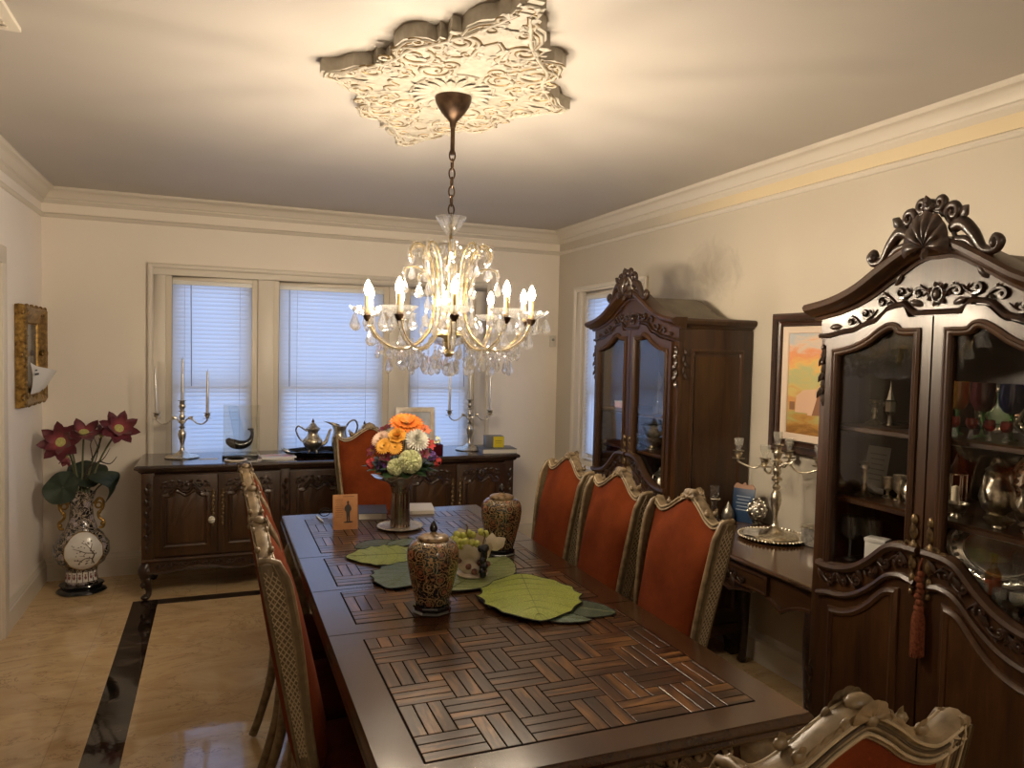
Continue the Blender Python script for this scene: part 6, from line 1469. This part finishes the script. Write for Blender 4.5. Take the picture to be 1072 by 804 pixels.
t=thing('glass_candlestick','clear crystal candlestick beside the far cabinet on the console table','candlestick',(2.36,3.105,CT)); m=M(); m.lathe([(.038,0),(.036,.01),(.020,.05),(.013,.09),(.016,.105),(.030,.118),(.026,.124),(.012,.128)],8); m.lathe([(.014,.128),(.022,.14),(.024,.185),(.022,.185),(.018,.145),(.0,.135)],14); m.build('crystal_stem',M_crystal,t,smooth=15); M().lathe([(.030,.116),(.033,.120),(.030,.124)],20).build('silver_collar',M_silver,t)
t=thing('crystal_box','small square cut crystal box at the near end of the console table','box',(2.50,2.58,CT),R(15)); M().box((0,0,.040),(.07,.07,.08)).build('box_body',noisy('cut_box',(.20,.19,.17),(.60,.58,.53),60,.25,.6,bump=.6),t,bevel=.006); M().box((0,0,.084),(.074,.074,.010)).build('box_lid',M_silver_o,t,bevel=.003)
# painting on the right wall
pw=thing('wall_painting','dark framed desert tent painting on the right wall between the cabinets','painting',(XR-.002,2.715,1.125),-PI/2); W_,H_=.62,.69
def rect_loop(x0,x1,z0,z1,n=8):
    return [(lerp(x0,x1,k/n),z0) for k in range(n)]+[(x1,lerp(z0,z1,k/n)) for k in range(n)]+[(lerp(x1,x0,k/n),z1) for k in range(n)]+[(x0,lerp(z1,z0,k/n)) for k in range(n)]
rp=[(-W_/2,0),(W_/2,0),(W_/2,H_),(-W_/2,H_)]
m=M(); m.mould(rp,[(0,0),(0,.030),(.012,.042),(.030,.036),(.050,.022),(.062,.026),(.066,.0)],True); m.build('frame_moulding',wood('painting_frame',(.018,.008,.005),(.07,.03,.018),axis=0,rough=.35),pw,smooth=40)
m=M(); m.mould([(-W_/2+.034,.034),(W_/2-.034,.034),(W_/2-.034,H_-.034),(-W_/2+.034,H_-.034)],[(-.006,0),(-.006,.040),(.006,.036),(.008,0)],True); m.build('carved_edge',M_carve,pw,smooth=40)
a_=.066; m=M(); m.mould([(-W_/2+a_,a_),(W_/2-a_,a_),(W_/2-a_,H_-a_),(-W_/2+a_,H_-a_)],[(0,0),(0,.018),(.030,.014),(.034,.010),(.034,0)],True); m.build('linen_liner',simple('liner',(.62,.50,.40),.8),pw,smooth=30)
def paint_mat():
    t=NT('tent_landscape'); tc=t.n('ShaderNodeTexCoord'); v=tc.outputs['Object']; mp=t.n('ShaderNodeMapping',{'Scale':(4.0,4.0,13.0)}); t.t.links.new(v,mp.inputs[0]); n=t.noise(mp.outputs[0],1.6,5,.6,.8); z=t.n('ShaderNodeSeparateXYZ',{0:v}).outputs[2]
    h=t.math('ADD',t.math('DIVIDE',t.math('SUBTRACT',z,.10),.49),t.math('MULTIPLY',t.math('SUBTRACT',n,.5),.55))
    col=t.ramp(h,[(0,(.22,.10,.02)),(.12,(.42,.22,.05)),(.22,(.36,.34,.12)),(.32,(.52,.24,.08)),(.45,(.55,.42,.14)),(.58,(.42,.42,.20)),(.68,(.68,.42,.12)),(.78,(.66,.26,.12)),(.88,(.60,.46,.34)),(1,(.42,.44,.46))]); t.bsdf(Base_Color=col,Roughness=.5,Normal=t.bump(n,.3,.003)); return t.m
m=M().box((0,-.004,H_/2),(W_-.19,.004,H_-.19)); m.build('canvas',paint_mat(),pw,smooth=0)
m=M(); y_=-.0066
m.prism([(-.155,.205),(-.150,.285),(-.105,.315),(-.02,.325),(-.06,.205)],y_,y_+.0006); m.prism([(.0,.34),(.12,.33),(.17,.20),(.075,.195)],y_-.0004,y_+.0004); m.prism([(-.075,.195),(-.008,.335),(.004,.335),(-.045,.195)],y_-.0008,y_)
m.build('painted_tent',simple('tent_pink',(.62,.40,.27),.6),pw,smooth=0)
m=M(); m.prism([(-.043,.197),(.0,.318),(.052,.20)],y_-.0003,y_+.0002);m.build('painted_shade',simple('tent_dark',(.22,.10,.05),.6),pw,smooth=0); m=M(); m.prism([(-.195,.215),(-.160,.215),(-.160,.255),(-.195,.255)],y_,y_+.0004); m.build('painted_shade',bpy.data.materials['tent_dark'],pw,smooth=0)
# gilt frame on the left wall
gf=thing('gilt_frame','ornate gilt framed picture on the left wall above the lotus vase','picture frame',(XL+.002,5.235,1.21),PI/2); W_,H_=.58,.59
rp=[(-W_/2,0),(W_/2,0),(W_/2,H_),(-W_/2,H_)]
m=M(); m.mould(rp,[(0,0),(-.004,.020),(.0,.045),(.020,.058),(.040,.050),(.075,.030),(.098,.026),(.108,.014),(.110,0)],True); m.build('frame_moulding',M_gold,gf,smooth=40)
m=M(); g=lambda a,b,d:(a,-.040-d,b)
for (cx_,cz_) in ((-W_/2+.05,.05),(W_/2-.05,.05),(W_/2-.05,H_-.05),(-W_/2+.05,H_-.05),(0,.03),(0,H_-.03),(-W_/2+.03,H_/2),(W_/2-.03,H_/2)):
    shell(m,cx_,cz_,.036,.036,g,5,.0,.016)
    for s in (-1,1): s_scroll(m,cx_+s*.055,cz_+.004,.035,1,g,.006,.0,s)
for k in range(14):
    for zz in (.012,H_-.012): m.ball((-W_/2+.03+k*(W_-.06)/13,-.045,zz+.006*math.sin(k*2)),(.022,.012,.014),6)
for k in range(11):
    for xx in (-W_/2+.010,W_/2-.010): m.ball((xx,-.045,.04+k*(H_-.08)/10),(.014,.012,.020),6)
m.build('frame_carving',M_gold,gf,smooth=60)
m=M().box((0,-.010,H_/2),(W_-.20,.004,H_-.20)); m.build('dark_picture',noisy('dark_print',(.035,.032,.030),(.22,.20,.18),9,.12),gf,smooth=0)
lt=thing('letter_paper','white sheet with a printed heading tucked in the gilt frame','paper',(XL+.034,5.30,1.275),PI/2)
m=M(); m.grid(lambda u,v:Vector((lerp(-.17,.17,u),-.006-.075*sstep(.35,1,u)*v*v-.012*math.sin(PI*v),v*lerp(.19,.13,u)*(1-.5*u*(1-v)))),12,10); m.build('sheet',M_white,lt,smooth=80)
m=M(); m.box((-.10,-.026,.118),(.10,.0012,.012)); m.box((-.12,-.026,.142),(.06,.0012,.008)); m.build('printed_heading',M_ink,lt,smooth=0)
